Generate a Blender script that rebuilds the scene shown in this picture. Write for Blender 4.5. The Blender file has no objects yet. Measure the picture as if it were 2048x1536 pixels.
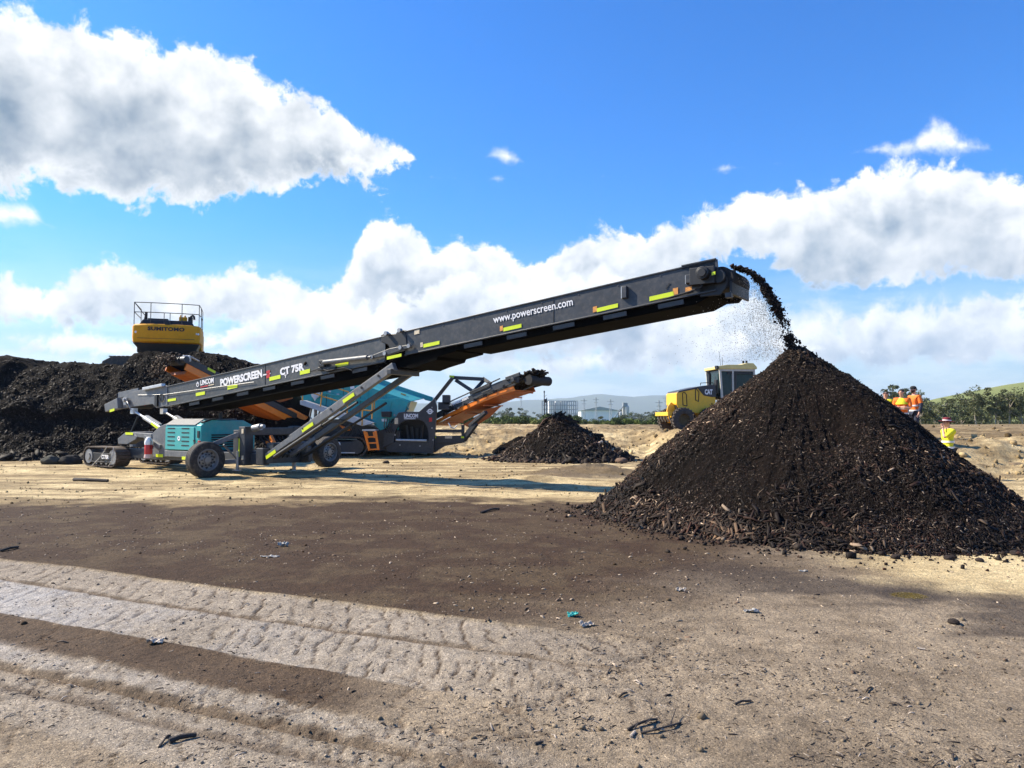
import bpy, math, random
import numpy as np
from mathutils import Vector, Matrix
R = math.radians
random.seed(7)
rng = np.random.default_rng(11)
scene = bpy.context.scene

# ------------------------------------------------------------------ camera
FPX, PITCH, CAMZ = 1479.1, R(2.71), 1.7
cam_d = bpy.data.cameras.new('camera'); cam = bpy.data.objects.new('camera', cam_d)
scene.collection.objects.link(cam); scene.camera = cam
cam_d.sensor_width = 36.0; cam_d.lens = 26.0
cam_d.clip_start = 0.1; cam_d.clip_end = 40000
cam.location = (0, 0, CAMZ); cam.rotation_euler = (R(90)+PITCH, 0, 0)

scene.view_settings.view_transform = 'Standard'
scene.view_settings.look = 'None'
scene.view_settings.exposure = 1.0
scene.view_settings.gamma = 1.0
scene.render.engine = 'CYCLES'
scene.cycles.max_bounces = 6
scene.cycles.volume_bounces = 0
scene.cycles.transparent_max_bounces = 16
scene.cycles.use_denoising = True

SUN_EL, SUN_AZ = R(40), R(-76)       # azimuth measured from +Y (view direction) towards +X
SUN_DIR = Vector((math.sin(SUN_AZ)*math.cos(SUN_EL), math.cos(SUN_AZ)*math.cos(SUN_EL), math.sin(SUN_EL)))
sun_d = bpy.data.lights.new('sun', 'SUN'); sun_d.energy = 5.0; sun_d.angle = R(0.5); sun_d.color = (1, .89, .72)
sun = bpy.data.objects.new('sun', sun_d); scene.collection.objects.link(sun)
sun.location = SUN_DIR*60
sun.rotation_euler = (-SUN_DIR).to_track_quat('-Z', 'Y').to_euler()

def ray(px, py):
    """direction in the world of a point of the 2048 x 1536 photograph"""
    x, y = (px-1024)/FPX, (768-py)/FPX
    c, s = math.cos(PITCH), math.sin(PITCH)
    return Vector((x, c-y*s, s+y*c))
def pix(px, py, Y):
    d = ray(px, py); return Vector((0, 0, CAMZ)) + d*(Y/d.y)
def on_plane(px, py, p0, n):
    d = ray(px, py); o = Vector((0, 0, CAMZ)); return o + d*((p0-o).dot(n)/d.dot(n))

# ------------------------------------------------------------------ node helpers
class NT:
    def __init__(self, tree): self.t = tree; self.n = tree.nodes; self.l = tree.links
    def node(self, typ, **kw):
        n = self.n.new(typ)
        for k, v in kw.items(): setattr(n, k, v)
        return n
    def put(self, sock, v):
        if hasattr(v, 'is_output'): self.l.new(v, sock)
        else:
            try: sock.default_value = v
            except Exception: sock.default_value = (*v, 1.0)
    def m(self, op, a, b=0.0, c=0.0, clamp=False):
        n = self.node('ShaderNodeMath', operation=op, use_clamp=clamp)
        self.put(n.inputs[0], a); self.put(n.inputs[1], b); self.put(n.inputs[2], c)
        return n.outputs[0]
    def step(self, v, a, b):
        n = self.node('ShaderNodeMapRange', interpolation_type='SMOOTHSTEP')
        self.put(n.inputs[0], v); self.put(n.inputs[1], a); self.put(n.inputs[2], b)
        return n.outputs[0]
    def rng(self, v, a, b, c, d):
        n = self.node('ShaderNodeMapRange')
        for i, q in enumerate((v, a, b, c, d)): self.put(n.inputs[i], q)
        return n.outputs[0]
    def mix(self, f, a, b, blend='MIX'):
        n = self.node('ShaderNodeMix', data_type='RGBA', blend_type=blend)
        self.put(n.inputs[0], f); self.put(n.inputs[6], a); self.put(n.inputs[7], b)
        return n.outputs[2]
    def noise(self, vec, scale, detail=4, rough=.5, lac=2.0, dist=0.0, col=False):
        n = self.node('ShaderNodeTexNoise')
        if vec is not None: self.l.new(vec, n.inputs['Vector'])
        for k, v in (('Scale', scale), ('Detail', detail), ('Roughness', rough), ('Lacunarity', lac), ('Distortion', dist)): n.inputs[k].default_value = v
        return n.outputs['Color' if col else 'Fac']
    def voro(self, vec, scale, detail=0, rough=.5, smooth=None, out='Distance', feature='F1', rand=1.0):
        n = self.node('ShaderNodeTexVoronoi', feature=feature if smooth is None else 'SMOOTH_F1', normalize=True)
        if vec is not None: self.l.new(vec, n.inputs['Vector'])
        n.inputs['Scale'].default_value = scale; n.inputs['Detail'].default_value = detail; n.inputs['Roughness'].default_value = rough
        n.inputs['Randomness'].default_value = rand
        if smooth is not None: n.inputs['Smoothness'].default_value = smooth
        return n.outputs[out]

# ------------------------------------------------------------------ sky
world = bpy.data.worlds.new('World'); scene.world = world; world.use_nodes = True
W = NT(world.node_tree); W.n.clear()
w_out = W.node('ShaderNodeOutputWorld')
sky = W.node('ShaderNodeTexSky', sky_type='NISHITA', sun_disc=False, sun_elevation=SUN_EL, sun_rotation=SUN_AZ)
sky.air_density = 1.0; sky.dust_density = 0.6; sky.ozone_density = 2.5
hs = W.node('ShaderNodeHueSaturation'); hs.inputs['Saturation'].default_value = 1.25; W.l.new(sky.outputs[0], hs.inputs['Color'])
bg_sky = W.node('ShaderNodeBackground'); pass; bg_sky.inputs[1].default_value = 0.087
geo = W.node('ShaderNodeNewGeometry')
neg = W.node('ShaderNodeVectorMath', operation='SCALE'); W.l.new(geo.outputs['Incoming'], neg.inputs[0]); neg.inputs['Scale'].default_value = -1.0
tc = W.node('ShaderNodeTexCoord')
DIRV = tc.outputs['Generated']
sep = W.node('ShaderNodeSeparateXYZ'); W.l.new(DIRV, sep.inputs[0])
AZ = W.m('ARCTAN2', sep.outputs[0], sep.outputs[1]); EL = W.m('ARCSINE', sep.outputs[2])
W.l.new(W.mix(1.0, hs.outputs[0], W.mix(W.step(EL, .02, .30), (.66, .86, 1.05), (.40, .94, 1.42)), 'MULTIPLY'), bg_sky.inputs[0])
AZ0, AZ1, EMAX = -0.8, 0.8, 0.8
AZN = W.rng(AZ, AZ0, AZ1, 0.0, 1.0)
def azel(px, py):
    d = ray(px, py).normalized(); return math.atan2(d.x, d.y), math.asin(d.z)
def profile(pts):
    n = W.node('ShaderNodeFloatCurve'); c = n.mapping.curves[0]
    q = []
    for p in pts:
        a, e = azel(*p); q.append(((a-AZ0)/(AZ1-AZ0), e/EMAX))
    q.sort()
    while len(c.points) > 2: c.points.remove(c.points[0])
    c.points[0].location = (0, max(0, q[0][1])); c.points[1].location = (1, max(0, q[-1][1]))
    for x, y in q: c.points.new(x, max(0, y))
    for p in c.points: p.handle_type = 'VECTOR'
    n.mapping.update(); W.l.new(AZN, n.inputs['Value'])
    return W.m('MULTIPLY', n.outputs[0], EMAX)
def shift(vec, off):
    n = W.node('ShaderNodeVectorMath', operation='ADD'); W.l.new(vec, n.inputs[0]); n.inputs[1].default_value = off; return n.outputs[0]
# stretch the vertical a little so that the puffs lie flatter low down
def cloud_noise(vec):
    wn = W.node('ShaderNodeVectorMath', operation='MULTIPLY_ADD')
    W.l.new(W.noise(vec, 9, 2, .5, col=True), wn.inputs[0]); wn.inputs[1].default_value = (.05,)*3; W.l.new(vec, wn.inputs[2])
    v = wn.outputs[0]
    p1 = W.m('SUBTRACT', 1.0, W.voro(v, 14, 3, .6))
    n1 = W.noise(v, 38, 8, .66)
    return W.m('ADD', W.m('MULTIPLY', p1, 1.0), W.m('MULTIPLY', n1, .80))
N0 = cloud_noise(DIRV)
NC = W.m('SUBTRACT', N0, 1.06)
def puff(vec):
    wn = W.node('ShaderNodeVectorMath', operation='MULTIPLY_ADD')
    W.l.new(W.noise(vec, 14, 3, .55, col=True), wn.inputs[0]); wn.inputs[1].default_value = (.05,)*3; W.l.new(vec, wn.inputs[2])
    return W.m('ADD', W.voro(wn.outputs[0], 15, 2, .5), W.m('MULTIPLY', W.noise(wn.outputs[0], 20, 4, .5), -.55))
LIT = W.m('SUBTRACT', puff(shift(DIRV, (-.018, 0, .022))), puff(DIRV))          # >0 : faces the sun
BIG = W.noise(DIRV, 7, 3, .5)
MED = W.noise(DIRV, 24, 5, .55)
st_ = W.node('ShaderNodeVectorMath', operation='MULTIPLY'); W.l.new(DIRV, st_.inputs[0]); st_.inputs[1].default_value = (1, 1, 4.5)
STREAK = W.noise(st_.outputs[0], 9, 6, .6)
def bank(top, bot, amp_t, amp_b, soft, thick):
    t = profile(top); b = profile(bot)
    dt = W.m('ADD', W.m('SUBTRACT', t, EL), W.m('MULTIPLY', NC, amp_t))
    db = W.m('ADD', W.m('SUBTRACT', EL, b), W.m('MULTIPLY', NC, amp_b))
    d = W.m('MINIMUM', dt, db)
    a = W.step(d, 0.0, soft)
    dep = W.step(dt, soft*.3, thick)                                            # 0 at the upper rim, 1 deep inside
    rim = W.step(db, thick*.45, 0.0)                                            # thin lower fringe
    hgt = W.step(W.m('DIVIDE', db, W.m('ADD', W.m('ABSOLUTE', W.m('SUBTRACT', t, b)), .02)), 0.0, 1.0)   # 0 at the base
    return a, dep, hgt, rim
def cloud_col(bk, grey, white, k_lit, k_rim=.35, lift=.0):
    _, dep, hgt, rim = bk
    g = W.m('ADD', W.m('MULTIPLY', W.m('SUBTRACT', 1.0, dep), .85), W.m('MULTIPLY', hgt, .12))
    g = W.m('ADD', g, W.m('MULTIPLY', rim, k_rim))
    g = W.m('ADD', g, W.m('MULTIPLY', LIT, k_lit))
    g = W.m('ADD', g, W.m('MULTIPLY', W.m('SUBTRACT', BIG, .5), 1.3))
    g = W.m('ADD', g, W.m('MULTIPLY', W.m('SUBTRACT', MED, .5), .9))
    g = W.m('ADD', g, W.m('MULTIPLY', NC, .10))
    g = W.rng(W.m('ADD', g, lift), -.42, 1.0, 0.0, 1.0)
    return W.mix(g, grey, white)
WHITE = (.80, .81, .82)
# big cloud, upper left
A = bank([(-400, -60), (0, -5), (60, 5), (105, 45), (160, 40), (250, 60), (340, 85), (420, 95), (510, 140), (560, 175), (610, 178), (690, 225), (720, 262), (770, 280), (828, 300), (845, 360), (900, 420)],
         [(-400, 400), (0, 388), (100, 385), (200, 410), (250, 425), (320, 408), (390, 412), (450, 402), (520, 390), (590, 378), (640, 352), (700, 345), (745, 368), (775, 372), (800, 350), (828, 315), (845, 330), (900, 300)],
         .075, .10, .015, .095)
# the long cumulus bank over the horizon
B = bank([(-300, 560), (0, 535), (40, 560), (90, 578), (160, 540), (235, 520), (290, 545), (370, 560), (430, 548), (480, 530), (540, 550), (610, 572), (655, 565), (700, 520), (738, 452), (790, 436), (830, 455), (870, 490), (910, 472), (960, 480), (1010, 490), (1050, 520), (1090, 522), (1118, 480), (1200, 448), (1290, 455), (1340, 432), (1380, 430), (1450, 408), (1480, 392), (1560, 382), (1630, 380), (1680, 360), (1740, 330), (1830, 326), (1900, 322), (1990, 335), (2048, 370), (2300, 360)],
         [(-300, 640), (0, 640), (200, 655), (430, 650), (600, 690), (800, 700), (1000, 700), (1200, 660), (1300, 600), (1400, 530), (1500, 500), (1560, 530), (1650, 565), (1800, 572), (1900, 560), (2048, 552), (2300, 560)],
         .075, .085, .015, .08)
# low bank, softer
Cb = bank([(-300, 690), (0, 680), (300, 700), (600, 660), (900, 660), (1200, 620), (1450, 610), (1600, 590), (1700, 600), (1900, 582), (2048, 590), (2300, 600)],
          [(-300, 740), (300, 735), (700, 760), (1000, 740), (1300, 735), (1600, 715), (1800, 705), (2048, 690), (2300, 700)],
          .11, .10, .05, .09)
# small one, upper right, and scraps
D = bank([(1660, 320), (1700, 303), (1745, 287), (1790, 285), (1830, 270), (1862, 228), (1890, 240), (1920, 268), (1980, 292), (2000, 320)],
         [(1660, 310), (1700, 312), (1800, 312), (1900, 314), (1980, 304), (2000, 300)], .045, .04, .022, .12)
E = bank([(-200, 405), (0, 402), (60, 405), (95, 445), (130, 470), (500, 500)], [(-200, 455), (0, 450), (60, 458), (95, 455), (130, 450), (500, 480)], .04, .04, .02, .12)
F = bank([(900, 340), (960, 325), (985, 300), (1010, 292), (1045, 318), (1080, 340)], [(900, 310), (960, 310), (1010, 330), (1045, 328), (1080, 310)], .03, .03, .02, .2)
G = bank([(-300, 700), (0, 690), (150, 660), (300, 690), (430, 670), (500, 622), (600, 592), (750, 600), (870, 562), (950, 545), (1080, 565), (1200, 522), (1300, 565), (1450, 640), (1600, 700), (2300, 760)],
         [(-300, 720), (0, 712), (300, 716), (500, 700), (700, 705), (900, 712), (1200, 720), (1450, 716), (1600, 690), (2300, 700)], .085, .08, .02, .085)
H = bank([(900, 790), (1000, 740), (1150, 700), (1300, 650), (1420, 600), (1500, 592), (1600, 645), (1750, 612), (1900, 600), (2048, 598), (2300, 600)],
         [(900, 740), (1000, 748), (1150, 752), (1300, 750), (1500, 740), (1750, 735), (2048, 730), (2300, 730)], .10, .09, .022, .07)
I_ = bank([(-300, 730), (0, 725), (200, 700), (400, 735), (700, 740), (900, 700), (1000, 690), (1100, 715), (1250, 690), (1400, 720), (1600, 690), (1750, 665), (1900, 690), (2048, 668), (2300, 690)],
          [(-300, 745), (0, 742), (400, 750), (900, 755), (1250, 752), (1600, 745), (1900, 742), (2048, 735), (2300, 735)], .075, .06, .03, .06)
GREY = (.26, .34, .43)
cols = [(I_, cloud_col(I_, (.34, .45, .58), (.68, .72, .76), 1.2, .1)),
        (Cb, cloud_col(Cb, (.33, .43, .56), (.62, .67, .72), .8, .1)),
        (B, cloud_col(B, (.21, .29, .39), WHITE, 1.9, .12, .0)),
        (H, cloud_col(H, (.26, .35, .47), (.74, .77, .80), 1.7, .12)),
        (G, cloud_col(G, (.22, .30, .41), (.78, .80, .82), 1.7, .10)),
        (E, cloud_col(E, GREY, WHITE, 1.0)), (F, cloud_col(F, GREY, WHITE, 1.0)),
        (D, cloud_col(D, (.38, .46, .57), WHITE, 1.0)),
        (A, cloud_col(A, (.165, .23, .31), WHITE, 1.3, .62, -.02))]
front = W.step(W.m('ABSOLUTE', AZ), 1.5, .95)
acc = None; accA = None
for (a, *_r), c in cols:
    a = W.m('MULTIPLY', a, front)
    if acc is None: acc, accA = c, a
    else:
        acc = W.mix(a, acc, c); accA = W.m('MAXIMUM', accA, a)
# bright pale band of thin cloud low down
low = W.m('MULTIPLY', W.step(EL, .26, .0), W.m('ADD', .42, W.m('MULTIPLY', W.noise(DIRV, 5, 5, .6), .45)))
low = W.m('MULTIPLY', low, front)
bg_low = W.node('ShaderNodeBackground'); W.l.new(W.mix(W.step(STREAK, .42, .62), (.36, .49, .62), (.60, .67, .73)), bg_low.inputs[0]); bg_low.inputs[1].default_value = .78
mix0 = W.node('ShaderNodeMixShader'); W.put(mix0.inputs[0], low); W.l.new(bg_sky.outputs[0], mix0.inputs[1]); W.l.new(bg_low.outputs[0], mix0.inputs[2])
bg_c = W.node('ShaderNodeBackground'); W.l.new(acc, bg_c.inputs[0]); bg_c.inputs[1].default_value = .76
mixc = W.node('ShaderNodeMixShader'); W.l.new(accA, mixc.inputs[0]); W.l.new(mix0.outputs[0], mixc.inputs[1]); W.l.new(bg_c.outputs[0], mixc.inputs[2])
W.l.new(mixc.outputs[0], w_out.inputs[0])

# ------------------------------------------------------------------ materials
MATS = {}
def pmat(name, col, rough=.55, metal=0.0, var=.12, scale=6, dust=0.0, dustcol=(.34, .27, .19), bump=.0, bscale=60, coat=0.0, spec=.5, sheen=0):
    """painted / plain surface with mottling, settled dust and fine bump"""
    m = bpy.data.materials.new(name); m.use_nodes = True; MATS[name] = m
    T = NT(m.node_tree); b = T.n['Principled BSDF']
    tc = T.node('ShaderNodeTexCoord').outputs['Object']
    n1 = T.noise(tc, scale, 6, .6); n2 = T.noise(tc, scale*.23, 3, .5)
    f = T.m('ADD', T.m('MULTIPLY', n1, .6), T.m('MULTIPLY', n2, .4))
    lo = tuple(c*(1-var) for c in col); hi = tuple(min(1, c*(1+var)) for c in col)
    c = T.mix(T.step(f, .3, .7), lo, hi)
    if dust:
        g = T.node('ShaderNodeNewGeometry'); s = T.node('ShaderNodeSeparateXYZ'); T.l.new(g.outputs['Normal'], s.inputs[0])
        up = T.step(s.outputs[2], .2, .95)
        d = T.m('MULTIPLY', T.m('ADD', T.step(T.noise(tc, scale*1.7, 7, .65), .42, .72), T.m('MULTIPLY', up, .7)), dust, clamp=True)
        c = T.mix(d, c, dustcol)
        T.put(b.inputs['Roughness'], T.m('ADD', rough, T.m('MULTIPLY', d, .35), clamp=True))
    else:
        T.put(b.inputs['Roughness'], T.rng(f, .3, .7, max(.05, rough-.08), min(1, rough+.08)))
    T.put(b.inputs['Base Color'], c)
    b.inputs['Metallic'].default_value = metal; b.inputs['Coat Weight'].default_value = coat; b.inputs['Coat Roughness'].default_value = .15
    b.inputs['Specular IOR Level'].default_value = spec
    if bump:
        bn = T.node('ShaderNodeBump'); bn.inputs['Strength'].default_value = bump; bn.inputs['Distance'].default_value = .02
        T.l.new(T.noise(tc, bscale, 5, .6), bn.inputs['Height']); T.l.new(bn.outputs[0], b.inputs['Normal'])
    return m
def attr_mat(name, rough=.85, scale=30, var=.35, bump=.5, bscale=40, bdist=.02, spec=.3, rattr=None):
    """colour from the colour attribute 'Col' (what the soil, chip or leaf is), broken up by noise"""
    m = bpy.data.materials.new(name); m.use_nodes = True; MATS[name] = m
    T = NT(m.node_tree); b = T.n['Principled BSDF']
    at = T.node('ShaderNodeAttribute', attribute_name='Col'); tc = T.node('ShaderNodeTexCoord').outputs['Object']
    f = T.rng(T.noise(tc, scale, 6, .65), .25, .75, 1-var, 1+var)
    mx = T.node('ShaderNodeVectorMath', operation='SCALE'); T.l.new(at.outputs['Color'], mx.inputs[0]); T.l.new(f, mx.inputs['Scale'])
    T.l.new(mx.outputs[0], b.inputs['Base Color'])
    b.inputs['Roughness'].default_value = rough; b.inputs['Specular IOR Level'].default_value = spec
    if rattr: T.l.new(at.outputs['Alpha'], b.inputs['Roughness'])
    if bump:
        bn = T.node('ShaderNodeBump'); bn.inputs['Strength'].default_value = bump; bn.inputs['Distance'].default_value = bdist
        T.l.new(T.noise(tc, bscale, 7, .65), bn.inputs['Height']); T.l.new(bn.outputs[0], b.inputs['Normal'])
    return m

# ------------------------------------------------------------------ mesh helpers
def link(o, parent=None):
    scene.collection.objects.link(o)
    if parent is not None: o.parent = parent
    return o
def tag(o, label=None, cat=None, group=None, kind=None):
    if label: o['label'] = label
    if cat: o['category'] = cat
    if group: o['group'] = group
    if kind: o['kind'] = kind
    return o
def raw_mesh(name, V, F, mat=None, parent=None, col=None, smooth=False, mats=None):
    """V (n,3) array, F (m,k) array of one polygon size"""
    V = np.asarray(V, np.float32); F = np.asarray(F, np.int32); k = F.shape[1]
    me = bpy.data.meshes.new(name)
    me.vertices.add(len(V)); me.vertices.foreach_set('co', V.ravel())
    me.loops.add(F.size); me.loops.foreach_set('vertex_index', F.ravel())
    me.polygons.add(len(F)); me.polygons.foreach_set('loop_start', np.arange(0, F.size, k, dtype=np.int32))
    if smooth: me.polygons.foreach_set('use_smooth', np.ones(len(F), bool))
    me.update(calc_edges=True)
    if col is not None:
        c = np.ones((len(V), 4), np.float32); c[:, :col.shape[1]] = col
        a = me.attributes.new('Col', 'FLOAT_COLOR', 'POINT'); a.data.foreach_set('color', c.ravel())
    if mat: me.materials.append(mat)
    return link(bpy.data.objects.new(name, me), parent)

ROOTS = {}
def thing(name, label, cat, loc=(0, 0, 0), rz=0.0, group=None):
    o = bpy.data.objects.new(name, None); scene.collection.objects.link(o)
    o.empty_display_size = .3
    o.location = loc; o.rotation_euler = (0, 0, rz); tag(o, label, cat, group)
    ROOTS[o.name] = Matrix.Translation(Vector(loc)) @ Matrix.Rotation(rz, 4, 'Z')
    return o
def root_matrix(o):
    while o.parent is not None: o = o.parent
    return ROOTS.get(o.name, Matrix.Identity(4))

class MB:
    """collects shapes given in frame M (world by default) and links them as ONE mesh object"""
    def __init__(self, M=None): self.v = []; self.f = []; self.g = []; self.M = M or Matrix.Identity(4)
    def add(self, vs, fs):
        k = len(self.v); self.g.append((k, len(self.f))); self.v += [self.M @ Vector(q) for q in vs]; self.f += [tuple(i+k for i in f) for f in fs]; return self
    def box(self, c, s, rot=None):
        hx, hy, hz = s[0]/2, s[1]/2, s[2]/2; c = Vector(c)
        q = [Vector((x, y, z)) for x in (-hx, hx) for y in (-hy, hy) for z in (-hz, hz)]
        if rot is not None: q = [rot @ p for p in q]
        return self.add([c+p for p in q], [(0, 1, 3, 2), (4, 6, 7, 5), (0, 4, 5, 1), (2, 3, 7, 6), (0, 2, 6, 4), (1, 5, 7, 3)])
    def bar(self, p, q, w, h, up=(0, 0, 1)):
        """rectangular bar from p to q: w sideways, h along up"""
        p, q = Vector(p), Vector(q); d = (q-p); L = d.length; d.normalize()
        s = d.cross(Vector(up)); s = s.normalized() if s.length > 1e-5 else Vector((1, 0, 0)); u = s.cross(d)
        vs = [e + s*(a*w/2) + u*(b*h/2) for e in (p, q) for a, b in ((-1, -1), (1, -1), (1, 1), (-1, 1))]
        return self.add(vs, [(0, 3, 2, 1), (4, 5, 6, 7), (0, 1, 5, 4), (1, 2, 6, 5), (2, 3, 7, 6), (3, 0, 4, 7)])
    def cyl(self, p, q, r, r2=None, n=14, caps=True):
        p, q = Vector(p), Vector(q); d = (q-p).normalized(); r2 = r if r2 is None else r2
        s = d.orthogonal().normalized(); u = d.cross(s)
        vs = []
        for e, rr in ((p, r), (q, r2)):
            vs += [e + (s*math.cos(2*math.pi*i/n)+u*math.sin(2*math.pi*i/n))*rr for i in range(n)]
        fs = [(i, (i+1) % n, n+(i+1) % n, n+i) for i in range(n)]
        if caps: fs += [tuple(range(n-1, -1, -1)), tuple(range(n, 2*n))]
        return self.add(vs, fs)
    def tube(self, pts, r, n=8):
        for a, b in zip(pts[:-1], pts[1:]): self.cyl(a, b, r, n=n)
        return self
    def prism(self, poly, ext):
        """polygon (3-D points, planar) extruded by vector ext"""
        n = len(poly); e = Vector(ext); a = [Vector(p) for p in poly]
        nrm = Vector((0, 0, 0))
        for i in range(n): nrm += a[i].cross(a[(i+1) % n])
        if nrm.dot(e) > 0: a.reverse()
        vs = a + [p+e for p in a]
        fs = [tuple(range(n)), tuple(range(2*n-1, n-1, -1))] + [(i, n+i, n+(i+1) % n, (i+1) % n) for i in range(n)]
        return self.add(vs, fs)
    def lathe(self, prof, c, axis, n=32, closed=False):
        """profile [(radius, along)] turned about the axis through c"""
        c = Vector(c); d = Vector(axis).normalized(); s = d.orthogonal().normalized(); u = d.cross(s)
        vs = [c + d*a + (s*math.cos(2*math.pi*i/n)+u*math.sin(2*math.pi*i/n))*r for r, a in prof for i in range(n)]
        m = len(prof); fs = []
        for j in range(m if closed else m-1):
            k = (j+1) % m
            fs += [(j*n+i, j*n+(i+1) % n, k*n+(i+1) % n, k*n+i) for i in range(n)]
        return self.add(vs, fs)
    def build_each(self, name, mat, parent=None, **kw):
        """every shape as an object of its own"""
        out = []
        for i, (v0, f0) in enumerate(self.g):
            v1, f1 = self.g[i+1] if i+1 < len(self.g) else (len(self.v), len(self.f))
            m = MB(); m.v = self.v[v0:v1]; m.f = [tuple(k-v0 for k in f) for f in self.f[f0:f1]]; out.append(m.build(name, mat, parent, **kw))
        return out
    def build(self, name, mat, parent=None, bevel=0.0, smooth=False, label=None):
        inv = root_matrix(parent).inverted() if parent is not None else Matrix.Identity(4)
        me = bpy.data.meshes.new(name); me.from_pydata([tuple(inv @ p) for p in self.v], [], self.f); me.update()
        if mat: me.materials.append(mat)
        o = link(bpy.data.objects.new(name, me), parent)
        if bevel:
            b = o.modifiers.new('bevel', 'BEVEL'); b.width = bevel; b.segments = 2; b.limit_method = 'ANGLE'; b.angle_limit = R(40)
        if smooth:
            me.polygons.foreach_set('use_smooth', np.ones(len(me.polygons), bool))
            me.set_sharp_from_angle(angle=R(35))
        if label: o['label'] = label
        return o

def lettering(name, s, mat, parent, o, ex, ez, width, height, bold=0.0, shear=0.0, lift=.006, align='L', space=1.0):
    """text built as flat mesh letters: lower left corner o, baseline direction ex, up direction ez"""
    cu = bpy.data.curves.new(name, 'FONT'); cu.body = s; cu.size = 1.0; cu.offset = bold; cu.shear = shear; cu.space_character = space; cu.resolution_u = 3
    cu.extrude = .004
    tmp = bpy.data.objects.new(name, cu); scene.collection.objects.link(tmp)
    bpy.context.view_layer.update()
    me = bpy.data.meshes.new_from_object(tmp.evaluated_get(bpy.context.evaluated_depsgraph_get()))
    bpy.data.objects.remove(tmp); bpy.data.curves.remove(cu)
    co = np.empty(len(me.vertices)*3, np.float32); me.vertices.foreach_get('co', co); co = co.reshape(-1, 3)
    mn, mx_ = co.min(0), co.max(0)
    sx, sy = width/(mx_[0]-mn[0]), height/(mx_[1]-mn[1])
    ex, ez = Vector(ex).normalized(), Vector(ez); ez = (ez - ex*ez.dot(ex)).normalized(); n = ex.cross(ez)
    inv = root_matrix(parent).inverted()
    o = Vector(o)
    for v, c in zip(me.vertices, co):
        v.co = inv @ (o + ex*float((c[0]-mn[0])*sx) + ez*float((c[1]-mn[1])*sy) + n*(lift + float(c[2])))
    me.materials.clear(); me.materials.append(mat); me.update()
    return link(bpy.data.objects.new(name, me), parent)

# ------------------------------------------------------------------ noise in numpy
def _hash(i, j, seed):
    h = (i.astype(np.int64)*374761393 + j.astype(np.int64)*668265263 + seed*1442695041) & 0xffffffff
    h = ((h ^ (h >> 13))*1274126177) & 0xffffffff
    h = ((h ^ (h >> 16))*2246822519) & 0xffffffff
    return ((h ^ (h >> 15)) & 0xffffff)/float(0xffffff)
def vnoise(x, y, seed=0):
    xi, yi = np.floor(x), np.floor(y); fx, fy = x-xi, y-yi
    fx = fx*fx*fx*(fx*(fx*6-15)+10); fy = fy*fy*fy*(fy*(fy*6-15)+10)
    a, b, c, d = _hash(xi, yi, seed), _hash(xi+1, yi, seed), _hash(xi, yi+1, seed), _hash(xi+1, yi+1, seed)
    return (a*(1-fx)+b*fx)*(1-fy) + (c*(1-fx)+d*fx)*fy
def fbm(x, y, octs=5, seed=0, gain=.5):
    t, amp, tot = 0.0, 1.0, 0.0
    for k in range(octs):
        ca, sa = math.cos(k*1.3), math.sin(k*1.3); f = 2.0**k
        t = t + amp*vnoise((x*ca-y*sa)*f+17.3*k, (x*sa+y*ca)*f-9.1*k, seed+k); tot += amp; amp *= gain
    return t/tot
def sst(a, b, x):
    t = np.clip((x-a)/(b-a), 0, 1); return t*t*(3-2*t)
def lerp(a, b, t): return a + (b-a)*t
# ------------------------------------------------------------------ ground
def bank_y(x):
    """where the ground starts to climb to the upper level"""
    return lerp(34.0, 22.5, sst(6.0, 11.0, x)) + 1.5*(fbm(x*.25, x*0+3.3, 3, 5)-.5)
TCX, TCY = .9099, -.4149          # direction of the wheel tracks; across them: (-TCY, TCX)
def ground_h(x, y):
    x = np.asarray(x, float); y = np.asarray(y, float)
    by = bank_y(x); w = lerp(7.0, 3.5, sst(6, 11, x))
    up = sst(by, by+w, y)
    top = lerp(1.02, .92, sst(6, 12, x))
    h = up*top + .12*sst(45, 80, y)
    rough = sst(by-3, by+1, y)
    h = h + rough*(.34*(fbm(x*.7, y*.7, 5, 21)-.5) + .20*(fbm(x*2.2, y*1.6, 4, 23)-.5))*sst(110, 60, y)
    berm = np.exp(-((y-by-w*.95)/1.2)**2)*(.28*fbm(x*.6, y*.1, 4, 8)) ; h = h + berm*sst(-14, -8, x)
    # plateau edge, then the valley
    edge = 92 + 8*(fbm(x*.05, y*0, 3, 2)-.5)
    h = h - sst(edge, edge+45, y)*9.0
    # green hill, right
    h = h + 36*np.exp(-((x-350)/130)**2-((y-430)/140)**2) + 8.5*np.exp(-((x-135)/60)**2-((y-215)/60)**2)
    # low hump between the machines
    h = h + .32*np.exp(-((x-2.3)/1.6)**2-((y-22.6)/1.0)**2)*(.7+.6*fbm(x*2, y*2, 3, 4))
    h = h + .14*np.exp(-((x-.6)/.9)**2-((y-20.6)/.5)**2)
    # general unevenness
    h = h + .05*(fbm(x*.35, y*.35, 3, 31)-.5) + .05*(fbm(x*1.1, y*1.1, 4, 33)-.5)*sst(13, 18, y)
    h = h + .05*(fbm(x*.8, y*3.2, 4, 35)-.5)*sst(14.5, 17, y)*sst(30, 24, y)
    return h
def track_parts(x, y):
    t = TCX*x + TCY*y; c = -TCY*x + TCX*y
    c = c + .05*(fbm(t*.6, c*0, 3, 71)-.5)
    return t, c
def band(c, a, b, s=.06): return sst(a-s, a+s, c)*sst(b+s, b-s, c)
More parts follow.
